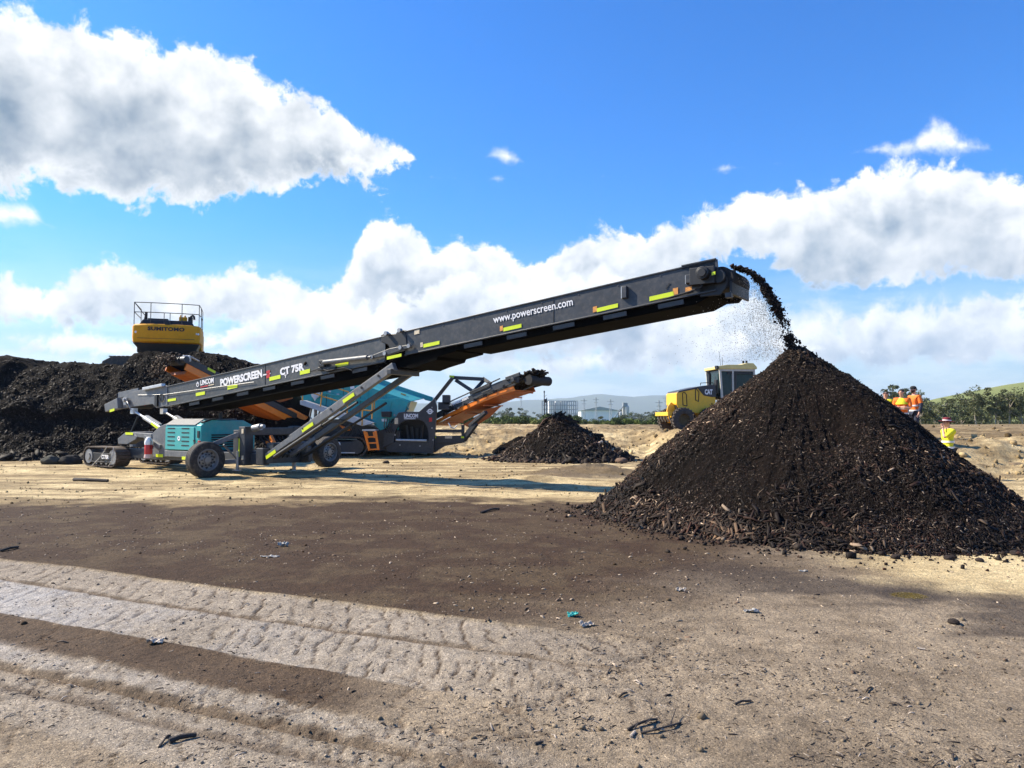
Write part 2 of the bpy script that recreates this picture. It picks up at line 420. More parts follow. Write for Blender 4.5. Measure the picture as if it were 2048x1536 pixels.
def lugs(x, y, t, c, period, skew, width, seed):
    c = c + .12*(fbm(x*1.7, y*1.7, 4, seed+3)-.5); t = t + .22*(fbm(x*2.3, y*2.3, 4, seed)-.5)
    p = (t + skew*c)/period; q = np.abs(p-np.round(p)); k = vnoise(np.round(p)*7.1, c*5, seed+9); br = fbm(x*5, y*5, 3, seed+5)
    return sst(width, width*.15, q)*sst(.36, .60, br)*(.25+.75*k)
LUG = ((5.0, 5.64, .20, .75, .10, 51, 1.0), (4.12, 4.93, .145, .55, .12, 53, .8), (3.02, 3.60, .11, .8, .16, 57, .5), (1.9, 2.95, .26, 1.1, .06, 59, .8))
def ground_near(x, y):
    """wheel tracks and fine relief of the near ground"""
    t, c = track_parts(x, y)
    fade = sst(-.2, -3.6, t + 1.2*(fbm(x, y, 3, 41)-.5))
    nz = fbm(x*3, y*3, 4, 43)
    h = 0*x
    A_ = band(c, 5.0, 5.64)*fade; B_ = band(c, 4.12, 4.93)*fade; C_ = band(c, 3.02, 3.60)*fade; D_ = band(c, 1.9, 2.95, .1)*fade
    h = h - A_*(.012 + .024*lugs(x, y, t, c, *LUG[0][2:6])) - B_*(.010 + .024*lugs(x, y, t, c, *LUG[1][2:6]) + .02*(fbm(x*8, y*8, 3, 47)-.5))
    h = h - C_*(.010 + .018*lugs(x, y, t, c, *LUG[2][2:6])) - D_*(.022*lugs(x, y, t, c, *LUG[3][2:6]))
    for cc, wd, dp in ((4.97, .028, .028), (3.30, .03, .03), (3.06, .022, .022), (5.66, .02, -.012), (4.08, .04, -.02), (3.66, .04, -.012)):
        h = h - fade*dp*np.exp(-((c-cc)/wd)**2)
    # narrow tread, lower left corner
    t2 = .62*x - .785*y; c2 = .785*x + .62*y
    E_ = band(c2, -.12, .20, .05)*sst(7, 3, y)
    p = t2/.055; h = h - E_*.014*sst(.35, .1, np.abs(p-np.round(p)))
    rgh = sst(-2, 2, t)*sst(12, 6, y)
    h = h + .020*(fbm(x*4, y*4, 5, 61)-.5)*sst(14, 8, y) + .012*(fbm(x*16, y*16, 4, 63)-.5)*sst(10, 5, y)*(.5+.7*nz)
    cr = np.abs(fbm(x*2.3, y*2.3, 4, 65)-.5); h = h - .012*sst(.03, 0, cr)*sst(9, 6, y)*sst(.45, .6, fbm(x*.9, y*.9, 3, 66))
    return h
def ground_colour(x, y):
    n1 = fbm(x*.5, y*.8, 5, 81); n2 = fbm(x*2.4, y*2.4, 5, 82); n3 = fbm(x*9, y*9, 4, 83)
    n = x.shape
    def C(r, g, b): return np.stack([np.full(n, r), np.full(n, g), np.full(n, b)], -1)
    tan = lerp(C(0.392, 0.290, 0.150), C(0.655, 0.515, 0.280), (sst(.25, .75, n1*.45+n2*.4+n3*.15))[..., None])
    soil = lerp(C(0.1610, 0.1066, 0.0494), C(0.3220, 0.2275, 0.1121), n2[..., None])
    grey = lerp(C(0.180, 0.136, 0.089), C(0.308, 0.240, 0.162), (sst(.3, .7, n1*.35+n2*.4+n3*.25))[..., None])
    brown = lerp(C(0.0363, 0.0190, 0.0092), C(0.0660, 0.0370, 0.0184), (n2*.5+n3*.5)[..., None])
    rough = np.full(n, .9)
    t, c = track_parts(x, y)
    col = tan
    # scraped soil stripes in the mid ground
    s = sst(.52, .66, fbm(x*.22, y*.9, 5, 85))*.55; col = lerp(col, soil, s[..., None])
    by = bank_y(x); s = sst(by-1, by+2, y)*sst(.35, .65, fbm(x*.6, y*.35, 5, 86))*.75; col = lerp(col, soil, s[..., None])
    s = np.exp(-((x-2.3)/1.9)**2-((y-22.4)/1.5)**2); col = lerp(col, C(.12, .088, .055), (.9*sst(.15, .6, s*(.5+n2)))[..., None])
    # streaks of damp and crushed soil on the tan ground, dark dirt on the upper level at the right
    s = sst(.50, .60, fbm(x*.30+7, y*2.2, 5, 87))*.60*sst(14, 16, y); col = lerp(col, soil*.75, s[..., None])
    s = sst(by+2.5, by+5, y)*sst(6, 10, x)*(.35+.6*sst(.35, .6, n1)); col = lerp(col, soil*.62, s[..., None])
    s = sst(.56, .66, fbm(x*1.4, y*2.6, 4, 89))*.5*sst(14, 16, y); col = lerp(col, soil*.5, s[..., None])
    # brown compost belt
    edge_far = 15.3 + .055*(x+10)*.6 + 2.6*(n1-.5) + 1.6*(n2-.5) + .6*(n3-.5)
    m_b = sst(edge_far+.7, edge_far-.7, y)*(.92+.08*sst(.3, .6, n2))*sst(5.60, 5.72, c)
    # right: the belt thins to grey soil
    rt = x - (1.2 + .55*(y-6)) + 1.6*(n1-.5)+.6*(n2-.5)
    gmask = sst(-1.4, 1.2, rt)*sst(11.5, 9, y + .6*(n2-.5))
    near = sst(5.72, 5.60, c)
    lower = sst(-.6, .5, 6.6 - y + .35*x*.3 + 1.2*(n1-.5))*sst(-1.5, 1.0, x)
    col = lerp(col, brown, m_b[..., None])
    g2 = np.clip(np.maximum(near, np.maximum(gmask*m_b*.85, lower)), 0, 1)
    g2 = g2*sst(edge_far+.3, edge_far-.6, y)
    col = lerp(col, grey, g2[..., None])
    # damp dark soil at the foot of the big pile, left and front, and dark smears to the right
    sm = sst(.50, .64, fbm(x*.45+3, y*1.3, 4, 88))*sst(1.0, 3.0, x)*sst(4.9, 5.8, y)*sst(9.8, 8.2, y)
    col = lerp(col, C(.050, .037, .029), (.72*sm)[..., None])
    # pale dry tan in front of the pile, right
    pt = sst(-.5, .7, (x-3.7) - .55*np.abs(y-8.6)**1.3 + 1.3*(n1-.5) + .7*(n2-.5))*sst(6.9, 7.5, y)
    col = lerp(col, tan, pt[..., None])
    # wheel tracks : pale crust, dark strips of compost between
    fade = sst(-.6, -3.4, t + 1.8*(n2-.5))
    def paint(a, b, colr, k, s=.05, f=fade):
        nonlocal col
        col = lerp(col, colr, (band(c + .10*(n3-.5) + .08*(n2-.5), a, b, s)*k*f)[..., None])
    pale = lerp(C(0.240, 0.195, 0.143), C(0.410, 0.350, 0.275), (n2*.5+n3*.5)[..., None])
    dark = brown*1.15
    paint(5.0, 5.64, pale, .75); paint(4.12, 4.93, pale, .9)
    paint(3.60, 4.12, dark, .85, .03, sst(-1.9, -3.4, t + 1.3*(n1-.5))); paint(4.93, 5.02, dark, .55, .02)
    paint(3.38, 3.58, pale, .9, .03); paint(3.26, 3.36, dark, .5, .02); paint(2.7, 3.22, pale, .7); paint(3.0, 3.1, dark, .5, .02)
    f2 = sst(.6, -2.6, t)
    for L_ in LUG:
        k = band(c, L_[0], L_[1], .08)*lugs(x, y, t, c, *L_[2:6])*f2*L_[6]*((y > 2) & (y < 12)); col = lerp(col, brown*.9, (np.clip(k*1.5, 0, .9))[..., None])
    cr = np.abs(fbm(x*2.3, y*2.3, 4, 65)-.5); k = sst(.02, 0, cr)*sst(9, 6, y)*sst(.45, .6, fbm(x*.9, y*.9, 3, 66)); col = lerp(col, brown*1.2, (.6*k*g2)[..., None])
    # the track from the corner
    c2 = .785*x + .62*y
    col = lerp(col, C(.05, .034, .027), (band(c2, -.15, .25, .08)*sst(6.2, 4, y)*.45)[..., None])
    wet = np.maximum(band(c, 4.12, 4.93), band(c, 3.38, 3.6))*fade*sst(-2.6, -4.6, t)
    wet_sheen = np.clip(wet*sst(-4.5, -7.5, t)*(.4+.9*n2), 0, 1)*.75; col = lerp(col, C(.40, .37, .335), wet_sheen[..., None])  # sheen on the left end of the tracks painted in as paler colour
    rough = lerp(.88, .42, wet*sst(.35, .6, n2*.6+n3*.4))
    # yellow puddle
    pd = ((x-3.82)/.17)**2+((y-7.2)/.14)**2 + .5*(n2-.5); pm = sst(1.2, .8, pd)
    col = lerp(col, C(.05, .038, .03), (sst(6.5, 1.5, pd)*.7)[..., None]); col = lerp(col, C(.12, .085, .015), pm[..., None]); rough = lerp(rough, .12, pm)
    # green hill and valley floor
    gv = sst(90, 100, y); green = lerp(C(.085, .115, .030), C(.22, .23, .075), n1[..., None]); col = lerp(col, green, gv[..., None])
    return np.concatenate([col, rough[..., None]], -1)
def axis(stops):
    out = [stops[0][0]]
    for (a, _), (b, d) in zip(stops[:-1], stops[1:]):
        n = max(1, int(round((b-a)/d))); out += list(np.linspace(a, b, n+1)[1:])
    return np.array(out)
ys = [1.6]
while ys[-1] < 60: ys.append(ys[-1]*1.0043)
while ys[-1] < 14000: ys.append(ys[-1]*1.05)
ys = np.array([-4000, -600, -100, -20, -5, -1, .5] + ys)
xh = [0.0]; 
while xh[-1] < 5.5: xh.append(xh[-1]+.021)
while xh[-1] < 40: xh.append(xh[-1]*1.0065)
while xh[-1] < 12000: xh.append(xh[-1]*1.10)
xs = np.concatenate([-np.array(xh[:0:-1]), np.array(xh)])
GX, GY = np.meshgrid(xs, ys)
GZ = ground_h(GX, GY) + np.where((GY > 1) & (GY < 18), ground_near(GX, GY), 0)
GC = ground_colour(GX, GY)
nx, ny = len(xs), len(ys)
idx = np.arange(nx*ny).reshape(ny, nx)
GF = np.stack([idx[:-1, :-1].ravel(), idx[:-1, 1:].ravel(), idx[1:, 1:].ravel(), idx[1:, :-1].ravel()], 1)
gm = bpy.data.materials.new('soil'); gm.use_nodes = True; T = NT(gm.node_tree); B_ = T.n['Principled BSDF']
at = T.node('ShaderNodeAttribute', attribute_name='Col'); tco = T.node('ShaderNodeTexCoord').outputs['Object']
na, nb, nc_ = T.noise(tco, 7, 5, .65), T.noise(tco, 42, 5, .7), T.noise(tco, 170, 3, .6)
f = T.m('MULTIPLY', T.m('MULTIPLY', T.rng(na, .25, .75, .72, 1.28), T.rng(nb, .28, .72, .62, 1.38)), T.rng(nc_, .3, .7, .75, 1.25))
# pale and dark grains
gr = T.voro(tco, 95, 0, out='Color'); gs = T.node('ShaderNodeSeparateColor'); T.l.new(gr, gs.inputs[0]); gd = T.voro(tco, 95, 0)
dot = T.step(gd, .34, .20)
f = T.m('ADD', f, T.m('MULTIPLY', T.m('MULTIPLY', T.step(gs.outputs[0], .82, .90), dot), .9)); f = T.m('MULTIPLY', f, T.m('SUBTRACT', 1.0, T.m('MULTIPLY', T.m('MULTIPLY', T.step(gs.outputs[1], .80, .88), dot), .6)))
mxv = T.node('ShaderNodeVectorMath', operation='SCALE'); T.l.new(at.outputs['Color'], mxv.inputs[0]); T.l.new(f, mxv.inputs['Scale']); T.l.new(mxv.outputs[0], B_.inputs['Base Color'])
T.l.new(at.outputs['Alpha'], B_.inputs['Roughness']); B_.inputs['Specular IOR Level'].default_value = .22
b1 = T.node('ShaderNodeBump'); b1.inputs['Strength'].default_value = .9; b1.inputs['Distance'].default_value = .05; T.l.new(T.noise(tco, 13, 8, .68), b1.inputs['Height'])
b2 = T.node('ShaderNodeBump'); b2.inputs['Strength'].default_value = .7; b2.inputs['Distance'].default_value = .012; T.l.new(T.m('ADD', nb, T.m('MULTIPLY', dot, .25)), b2.inputs['Height']); T.l.new(b1.outputs[0], b2.inputs['Normal']); T.l.new(b2.outputs[0], B_.inputs['Normal'])
ground = raw_mesh('ground', np.stack([GX.ravel(), GY.ravel(), GZ.ravel()], 1), GF, gm, col=GC.reshape(-1, 4), smooth=True)
tag(ground, kind='structure')
def gz(x, y):
    x = np.asarray(x, float); y = np.asarray(y, float)
    return ground_h(x, y) + np.where((y > 1) & (y < 18), ground_near(x, y), 0)

# ------------------------------------------------------------------ chips: many little slivers of bark and wood as one mesh
def chips_arrays(P, N, L, Wd, Th, seed, tilt=.35):
    """P (n,3) centres, N (n,3) surface normals; returns V, F"""
    r = np.random.default_rng(seed); n = len(P)
    N = N + r.normal(0, tilt, (n, 3)); N /= np.linalg.norm(N, axis=1, keepdims=True)
    a = r.normal(0, 1, (n, 3)); a -= N*(a*N).sum(1, keepdims=True); a /= np.linalg.norm(a, axis=1, keepdims=True)
    b = np.cross(N, a)
    L = L[:, None]/2; Wd = Wd[:, None]/2; Th = Th[:, None]/2
    tap = r.uniform(.35, 1, (n, 1)); bow = r.uniform(-.2, .35, (n, 1))*L
    q = []
    for sx, k, z in ((-1, tap, 0), (0, 1, 1), (1, tap[::-1], 0)):
        for sy in (-1, 1):
            for sz in (-1, 1): q.append(P + a*(L*sx) + b*(Wd*sy*k) + N*(Th*sz + bow*z))
    V = np.stack(q, 1).reshape(-1, 3)
    f = []
    for o in (0, 4):
        f += [(o, o+4, o+5, o+1), (o+2, o+3, o+7, o+6), (o, o+2, o+6, o+4), (o+1, o+5, o+7, o+3)]
    f += [(0, 1, 3, 2), (8, 10, 11, 9)]
    F = (np.array(f)[None] + (np.arange(n)*12)[:, None, None]).reshape(-1, 4)
    return V, F
def chip_colours(n, seed, pale=.05, red=.15):
    r = np.random.default_rng(seed); k = r.uniform(0, 1, n); v = r.uniform(.5, 1.5, (n, 1))
    c = np.tile(np.array([[.013, .0075, .0048]]), (n, 1))*v
    m = k < red; c[m] = np.array([.030, .012, .0066])*v[m]
    m = (k > .55) & (k < .80); c[m] = np.array([.030, .020, .0135])*v[m]
    m = k > 1-pale*2.2; c[m] = np.array([.10, .065, .040])*v[m]
    m = k > 1-pale*.55; c[m] = np.array([.34, .25, .17])*v[m]
    return np.repeat(c, 12, 0)
chip_mat = attr_mat('bark_chips', rough=.72, scale=90, var=.3, bump=.4, bscale=140, bdist=.006, spec=.22)
mulch_mat = attr_mat('dark_mulch', rough=.95, scale=22, var=.5, bump=1.0, bscale=34, bdist=.05, spec=.1)

def heap(name, label, cx, cy, prof, noise, sx, sy, nr, na, base, chips, seed, amp=.1, rills=.0, chip_len=(.03, .15), pale=.05, wcol=1.0, mat=None):
    """a tipped heap: profile prof(r01) gives height; sx, sy the half widths"""
    rr = (np.arange(nr+1)/nr); th = np.arange(na)*2*math.pi/na
    RR, TH = np.meshgrid(rr, th, indexing='ij')
    def place(RR, TH):
        wob = 1 + .10*(fbm(np.cos(TH)*1.3+5, np.sin(TH)*1.3, 3, seed)-.5)
        X = cx + RR*np.cos(TH)*np.where(np.cos(TH) < 0, sx*.94, sx)*wob; Y = cy + RR*np.sin(TH)*sy*wob
        Z = prof(RR)
        Z = Z + (amp*(fbm(X*noise, Y*noise, 5, seed+1)-.5)*2 + .06*(fbm(X*5, Y*5, 4, seed+2)-.5) + .075*(fbm(X*16, Y*16, 4, seed+5)-.5))*sst(1.0, .85, RR)*(.35+.65*sst(0, .15, RR))
        if amp > .15:      # slumps : a hollow and a shoulder on the front, left of the middle
            Z = Z - .20*np.exp(-((X-cx+.35)/.45)**2-((Y-cy+2.0)/.75)**2) + .14*np.exp(-((X-cx-.55)/.6)**2-((Y-cy+2.5)/1.0)**2) - .10*np.exp(-((X-cx+1.7)/.5)**2-((Y-cy+2.4)/.6)**2)
        Z = Z - rills*(np.abs(fbm(TH*5, RR*1.2, 4, seed+3)-.5) < .06)*sst(.1, .5, RR)*sst(1, .8, RR)
        return X, Y, Z + ground_h(X, Y)
    X, Y, Z = place(RR, TH); Z = Z - .05*sst(.97, 1.0, RR)
    V = np.stack([X.ravel(), Y.ravel(), Z.ravel()], 1)
    i = np.arange((nr+1)*na).reshape(nr+1, na)
    F = np.stack([i[:-1].ravel(), i[1:].ravel(), np.roll(i, -1, 1)[1:].ravel(), np.roll(i, -1, 1)[:-1].ravel()], 1)
    n1 = fbm(X*.9, Y*.9, 4, seed+7); n2 = fbm(X*6, Y*6, 4, seed+8)
    c = lerp(np.array([.0034, .0023, .0017]), np.array([.0105, .0066, .0046]), (sst(.25, .75, n1*.5+n2*.5))[..., None])*wcol
    root = thing(name, label, 'mulch heap', (cx, cy, float(ground_h(np.array(cx), np.array(cy)))))
    inv = np.array([cx, cy, root.location.z])
    raw_mesh('mound', V-inv, F, mat or mulch_mat, root, col=c.reshape(-1, 3), smooth=True)
    if chips:
        r = np.random.default_rng(seed)
        R_ = np.sqrt(r.uniform(0, 1, chips*2))*1.04; T_ = r.uniform(0, 2*math.pi, chips*2)
        keep = r.uniform(0, 1, chips*2) < np.where(np.sin(T_) < .25, 1, .25); R_, T_ = R_[keep][:chips], T_[keep][:chips]
        dens = fbm(R_*np.cos(T_)*2.6+5, R_*np.sin(T_)*2.6, 4, seed+11); k2 = r.uniform(0.22, .64, len(R_)) < dens+.10*R_; R_, T_ = R_[k2], T_[k2]
        x, y, z = place(R_, T_); e = .01
        x1, y1, z1 = place(np.minimum(R_+e, 1.1), T_); x2, y2, z2 = place(R_, T_+e)
        a = np.stack([x1-x, y1-y, z1-z], 1); b = np.stack([x2-x, y2-y, z2-z], 1); N = np.cross(a, b); N /= np.linalg.norm(N, axis=1, keepdims=True)
        pt = sst(.40, .62, fbm(x*.55+3, z*.9+y*.3, 4, seed+13)); n = len(x); L = r.gamma(1.5, .55, n)*(.45+.95*pt); L = chip_len[0] + (chip_len[1]-chip_len[0])*np.clip(L/3.0, 0, 1.7)
        L = L*(1+.7*sst(.80, 1.0, R_))*np.where(r.uniform(0, 1, n) < .02, 2.2, 1)
        Wd = L*r.uniform(.05, .20, n) + .004; Th = Wd*r.uniform(.25, .8, n)
        P = np.stack([x, y, z+Th*.3+.004], 1) - inv
        Vc, Fc = chips_arrays(P, N, L, Wd, Th, seed+20)
        tone = (.55+.9*sst(.3, .7, fbm(x*.8+9, z*1.2+y*.4, 4, seed+15)))[:, None]*np.stack([.92+.14*pt, .96+.06*pt, 1.02-.04*pt], 1)
        o = raw_mesh('chips', Vc, Fc, chip_mat, root, col=chip_colours(n, seed+21, pale)*np.repeat(tone, 12, 0)*wcol); o['kind'] = 'stuff'
    return root
def cone(H, rnd, foot=.0):
    def f(r):
        z = H*(1-np.sqrt(r*r+rnd*rnd) + rnd*.6)/(1-math.sqrt(1+rnd*rnd)*0+0)
        z = H*(np.sqrt(1+rnd*rnd)-np.sqrt(r*r+rnd*rnd))/(math.sqrt(1+rnd*rnd)-rnd)
        return z*(1-foot*4*np.clip(r, 0, 1)*np.clip(1-r, 0, 1))
    return f
PILE = (5.4, 14.0)
heap('mulch_pile', 'tall cone of dark bark mulch growing under the conveyor head', PILE[0], PILE[1], cone(3.12, .055, .03), .62, 3.95, 4.6, 260, 700, 0, 130000, 300, amp=.19, rills=.03, chip_len=(.012, .115), pale=.05)
heap('bark_heap', 'small heap of coarse black bark under the orange screen conveyor', 2.0, 31.2, cone(1.95, .10, .12), 1.2, 2.9, 2.6, 60, 160, 0, 9000, 340, amp=.14, chip_len=(.09, .40), pale=.05)
heap('bark_heap', 'low dark lump of soil behind the small black heap', .5, 35.3, cone(.75, .3, .0), 1.2, 1.6, 1.3, 30, 80, 0, 0, 350, amp=.12)

# the long windrow on the left
def windrow():
    xs_ = np.linspace(-46, -9.0, 420); ts = np.linspace(0, 1, 110)
    XX, TT = np.meshgrid(xs_, ts, indexing='ij')
    def place(XX, TT):
        front = 29.8 + .5*(fbm(XX*.5, XX*0, 4, 91)-.5) + .9*sst(-22, -17, XX)
        crest = 34.3 + .8*(fbm(XX*.3, XX*0+4, 3, 92)-.5)
        # crest heights follow the skyline
        px = 1024 + 1479*XX/34.3
        sk = np.interp(px, [-1200, -400, 0, 22, 32, 48, 60, 72, 82, 100, 130, 160, 185, 210, 245, 262, 300, 400, 450, 500, 560, 640, 700], [730, 725, 713, 714, 722, 731, 733, 729, 733, 724, 725, 728, 726, 727, 727, 706, 700, 705, 712, 726, 752, 800, 905])
        Hc = np.interp(px, [-1200, 700], [0, 0]) + 1.7 + (838-sk)/1479*34.6
        y = front + (crest-front)*np.clip(TT/.5, 0, 1) + (8.0)*np.clip((TT-.5)/.5, 0, 1)
        u = np.clip(TT/.5, 0, 1)
        z = Hc*np.where(TT < .5, (.06*u + .94*(u*u*(3-2*u))*.55 + .45*.94*u), 1-.25*((TT-.5)/.5)**2*1.4)
        g = .9*(fbm(XX*.55, y*.9, 5, 93)-.5)*sst(0, .15, TT)*sst(.5, .36, TT) + .35*(fbm(XX*1.7, y*2.6, 4, 94)-.5)*sst(0, .1, TT) + .14*(fbm(XX*5, y*7, 3, 95)-.5)
        ledge = .35*sst(.40, .46, u)*sst(.62, .50, u)
        return XX, y + ledge*-.6, z + g*.8 + ledge*.4 + ground_h(XX, y)*.4 - .05
    X, Y, Z = place(XX, TT)
    V = np.stack([X.ravel(), Y.ravel(), Z.ravel()], 1); n, m = XX.shape
    i = np.arange(n*m).reshape(n, m)
    F = np.stack([i[:-1, :-1].ravel(), i[1:, :-1].ravel(), i[1:, 1:].ravel(), i[:-1, 1:].ravel()], 1)
    n1 = fbm(X*.6, Z*1.6, 4, 96); n2 = fbm(X*4, Z*5, 4, 97)
    c = lerp(np.array([.0055, .0044, .0038]), np.array([.014, .0108, .0086]), (sst(.3, .7, n1*.5+n2*.5))[..., None])
    root = thing('mulch_windrow', 'long black bank of mulch behind the tracked conveyor tail, excavator on top', 'mulch heap', (-24, 34, 0))
    inv = np.array([-24, 34, 0.])
    raw_mesh('mound', V-inv, F, mulch_mat, root, col=c.reshape(-1, 3), smooth=True)
    r = np.random.default_rng(77); k = 30000
    x = r.uniform(-31, -10, k); t = r.beta(1.1, 1.8, k)*.52
    a0 = np.stack(place(x, t), 1); a1 = np.stack(place(x, t+.01), 1); a2 = np.stack(place(x+.05, t), 1)
    N = np.cross(a2-a0, a1-a0); N /= np.linalg.norm(N, axis=1, keepdims=True)
    L = .025 + .075*r.gamma(1.4, .5, k); low = t < .05; L[low] *= 2.2
    Wd = L*r.uniform(.12, .42, k)+.008; Th = Wd*r.uniform(.3, .7, k)
    Vc, Fc = chips_arrays(a0-inv, N, L, Wd, Th, 78)
    o = raw_mesh('chips', Vc, Fc, chip_mat, root, col=chip_colours(k, 79, .012, .05)*np.array([.58, .64, .70])); o['kind'] = 'stuff'
    return place
windrow_at = windrow()
# ------------------------------------------------------------------ paints
M_grey = pmat('dark_grey_paint', (.033, .036, .041), .42, dust=.20, dustcol=(.17, .15, .13), var=.25, spec=.5)
M_mgrey = pmat('lit_grey_paint', (.058, .063, .066), .42, dust=.25, dustcol=(.20, .18, .155), var=.22)  # lighter copy of the boom grey: brighter light on the rear panels, painted in
M_lgrey = pmat('dusty_grey_paint', (.115, .125, .135), .45, dust=.35, dustcol=(.30, .27, .23), var=.18)
M_black = pmat('black_steel', (.010, .0105, .012), .5, dust=.06, dustcol=(.06, .05, .04), var=.3)
M_under = pmat('shade_black_underside', (.0022, .002, .0019), .9, var=.3, spec=.06)  # near-black colour stands in for the shade under the boom
M_rubber = pmat('belt_rubber', (.012, .012, .013), .8, dust=.15, dustcol=(.06, .045, .035))
M_tyre = pmat('tyre_rubber', (.016, .016, .017), .75, dust=.38, dustcol=(.20, .165, .125), bump=.3)
M_rim = pmat('grey_rim_paint', (.20, .205, .21), .35, metal=.3, dust=.2)
M_teal = pmat('teal_paint', (.012, .325, .330), .35, dust=.10, var=.10, coat=.25)
M_teal2 = pmat('sunlit_teal_paint', (.04, .36, .36), .38, dust=.10, var=.08, coat=.2)  # lighter copy of the teal: sunlight painted onto flared side and door
M_orange = pmat('orange_paint', (.84, .215, .008), .4, dust=.12, var=.10, coat=.2)
M_yel = pmat('reflective_yellow_tape', (.66, .78, .02), .35, var=.06)
M_white = pmat('white_print', (.80, .80, .80), .5, var=.05)
M_red = pmat('red_paint', (.50, .025, .025), .4)
M_chrome = pmat('chrome_rod', (.62, .62, .64), .18, metal=1.0, var=.05)
M_steel = pmat('dull_steel', (.32, .32, .32), .45, metal=.7, dust=.2)
M_stick = pmat('warning_sticker', (.70, .30, .06), .5, var=.35, scale=60)
M_cream = pmat('pale_sticker', (.62, .52, .36), .5, var=.35, scale=60)
M_galv = pmat('galvanised_steel', (.55, .57, .58), .4, metal=.35, dust=.25)
M_shoe = pmat('track_steel', (.075, .058, .045), .65, metal=.2, dust=.6, dustcol=(.20, .155, .115))

# ------------------------------------------------------------------ the wheeled and tracked conveyor
CT = Vector((-15.2, 28.0, 0)); CD = Vector((4.55+15.2, 14.7-28.0, 0)).normalized(); CN = Vector((-CD.y, CD.x, 0))
conv = thing('stacking_conveyor', 'very long dark grey conveyor on track and wheels, dropping mulch on the big cone', 'conveyor', CT, math.atan2(CD.y, CD.x))
MC = root_matrix(conv)
def PC(px, py, l):
    q = on_plane(px, py, CT+CN*l, CN); return Vector(((q-CT).dot(CD), l, q.z))
HW = .62                                   # half width of the boom
def zt(s): return 2.82 + .108*(s-4.98)     # top edge of the boom
def zb(s): return zt(s) - (.66 if s < 15.3 else .60)
def cm(): return MB(MC)
# boom panels
def panel(name, s0, s1, sgn):
    mb = cm(); l = sgn*HW
    mb.prism([(s0, l, zb(s0)), (s1, l, zb(s1) if s1 < 15.3 or s0 > 15.3 else zt(s1)-.66), (s1, l, zt(s1)), (s0, l, zt(s0))], (0, -sgn*.03, 0))
    for f, w in ((zt, .09), (lambda s: zt(s)-(.66 if s0 < 15 else .60), .11)):
        mb.bar((s0, l-sgn*.02, f(s0)-.015), (s1, l-sgn*.02, f(s1)-.015), w, .03)
    k = s0+.3
    while k < s1-.1:                       # bolt heads along the upper edge
        mb.cyl((k, l, zt(k)-.09), (k, l+sgn*.014, zt(k)-.09), .014, n=6); k += .95
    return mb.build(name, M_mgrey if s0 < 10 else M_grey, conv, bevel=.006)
pan = {}
for s0, s1 in ((4.75, 14.75), (15.45, 23.55)):
    for sgn in (-1, 1): pan[s0, sgn] = panel('boom_panel', s0, s1, sgn)
# seam plates between panel sheets
for s in (9.9, 19.86):
    mb = cm(); mb.box((s, -HW-.004, (zt(s)+zb(s))/2), (.012, .012, .60)); mb.build('seam', M_black, pan[4.75 if s < 15 else 15.45, -1])
# undercarriage of the boom : belly pans, rollers, return belt
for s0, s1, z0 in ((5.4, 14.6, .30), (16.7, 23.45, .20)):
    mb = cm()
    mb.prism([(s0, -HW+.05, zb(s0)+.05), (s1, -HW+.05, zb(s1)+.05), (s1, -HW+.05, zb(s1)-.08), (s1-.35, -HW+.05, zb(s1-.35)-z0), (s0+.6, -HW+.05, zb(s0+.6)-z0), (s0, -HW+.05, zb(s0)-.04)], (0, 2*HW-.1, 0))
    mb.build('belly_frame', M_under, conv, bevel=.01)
    k = s0+.9
    while k < s1-.6:
        mb = cm(); mb.box((k, -HW+.035, zb(k)-.10), (.55, .03, .10), Matrix.Rotation(-math.atan(.108), 3, 'Y')); mb.build('belly_cover', M_grey, conv, bevel=.005); k += 1.25
mb = cm()
for s0, s1 in ((3.2, 23.6),):
    n = 40
    for i in range(n):
        a, b = s0+(s1-s0)*i/n, s0+(s1-s0)*(i+1)/n
        mb.prism([(a, -HW+.06, zt(a)-.20), (a, 0, zt(a)-.33), (a, HW-.06, zt(a)-.20), (a, HW-.06, zt(a)-.22), (a, 0, zt(a)-.35), (a, -HW+.06, zt(a)-.22)], (b-a, 0, .108*(b-a)))
mb.build('belt', M_rubber, conv)
# material lying on the belt
V, N_, Ls = [], [], []
r_ = np.random.default_rng(5); n = 1600
s_ = r_.uniform(4.0, 23.6, n); l_ = r_.normal(0, .18, n); z_ = 2.82+.108*(s_-4.98)-.22+.08*r_.uniform(0, 1, n)-.12*np.abs(l_)
Vc, Fc = chips_arrays(np.stack([s_, l_, z_], 1), np.tile([[0, 0, 1.]], (n, 1)), r_.uniform(.05, .18, n), r_.uniform(.04, .09, n), r_.uniform(.03, .06, n), 6, .5)
o = raw_mesh('load', Vc, Fc, chip_mat, conv, col=chip_colours(n, 7)); o['kind'] = 'stuff'
# tail section
def side_poly(pts, l, depth, name, mat, parent=conv, bevel=.008, **kw):
    return cm().prism([PC(x, y, l) for x, y in pts], (0, depth, 0)).build(name, mat, parent, bevel=bevel, **kw)
tail = side_poly([(243, 797), (262, 784), (311, 772), (334, 770.5), (335, 811), (313, 816), (305, 808), (262, 814), (228, 821), (219, 824), (217, 809), (226, 800)], -HW-.02, .05, 'tail_frame', M_lgrey)
side_poly([(243, 797), (262, 784), (311, 772), (334, 770.5), (335, 811), (313, 816), (305, 808), (262, 814), (228, 821), (219, 824)], HW, .05, 'tail_frame', M_lgrey)
mb = cm(); a, b = PC(217, 809, -HW-.03), PC(243, 796, -HW-.03); c, d_ = PC(219, 824, -HW-.03), PC(245, 817, -HW-.03)
mb.prism([a, b, d_, c], (0, -.16, 0)); mb.build('tail_guard', M_lgrey, conv, bevel=.02)
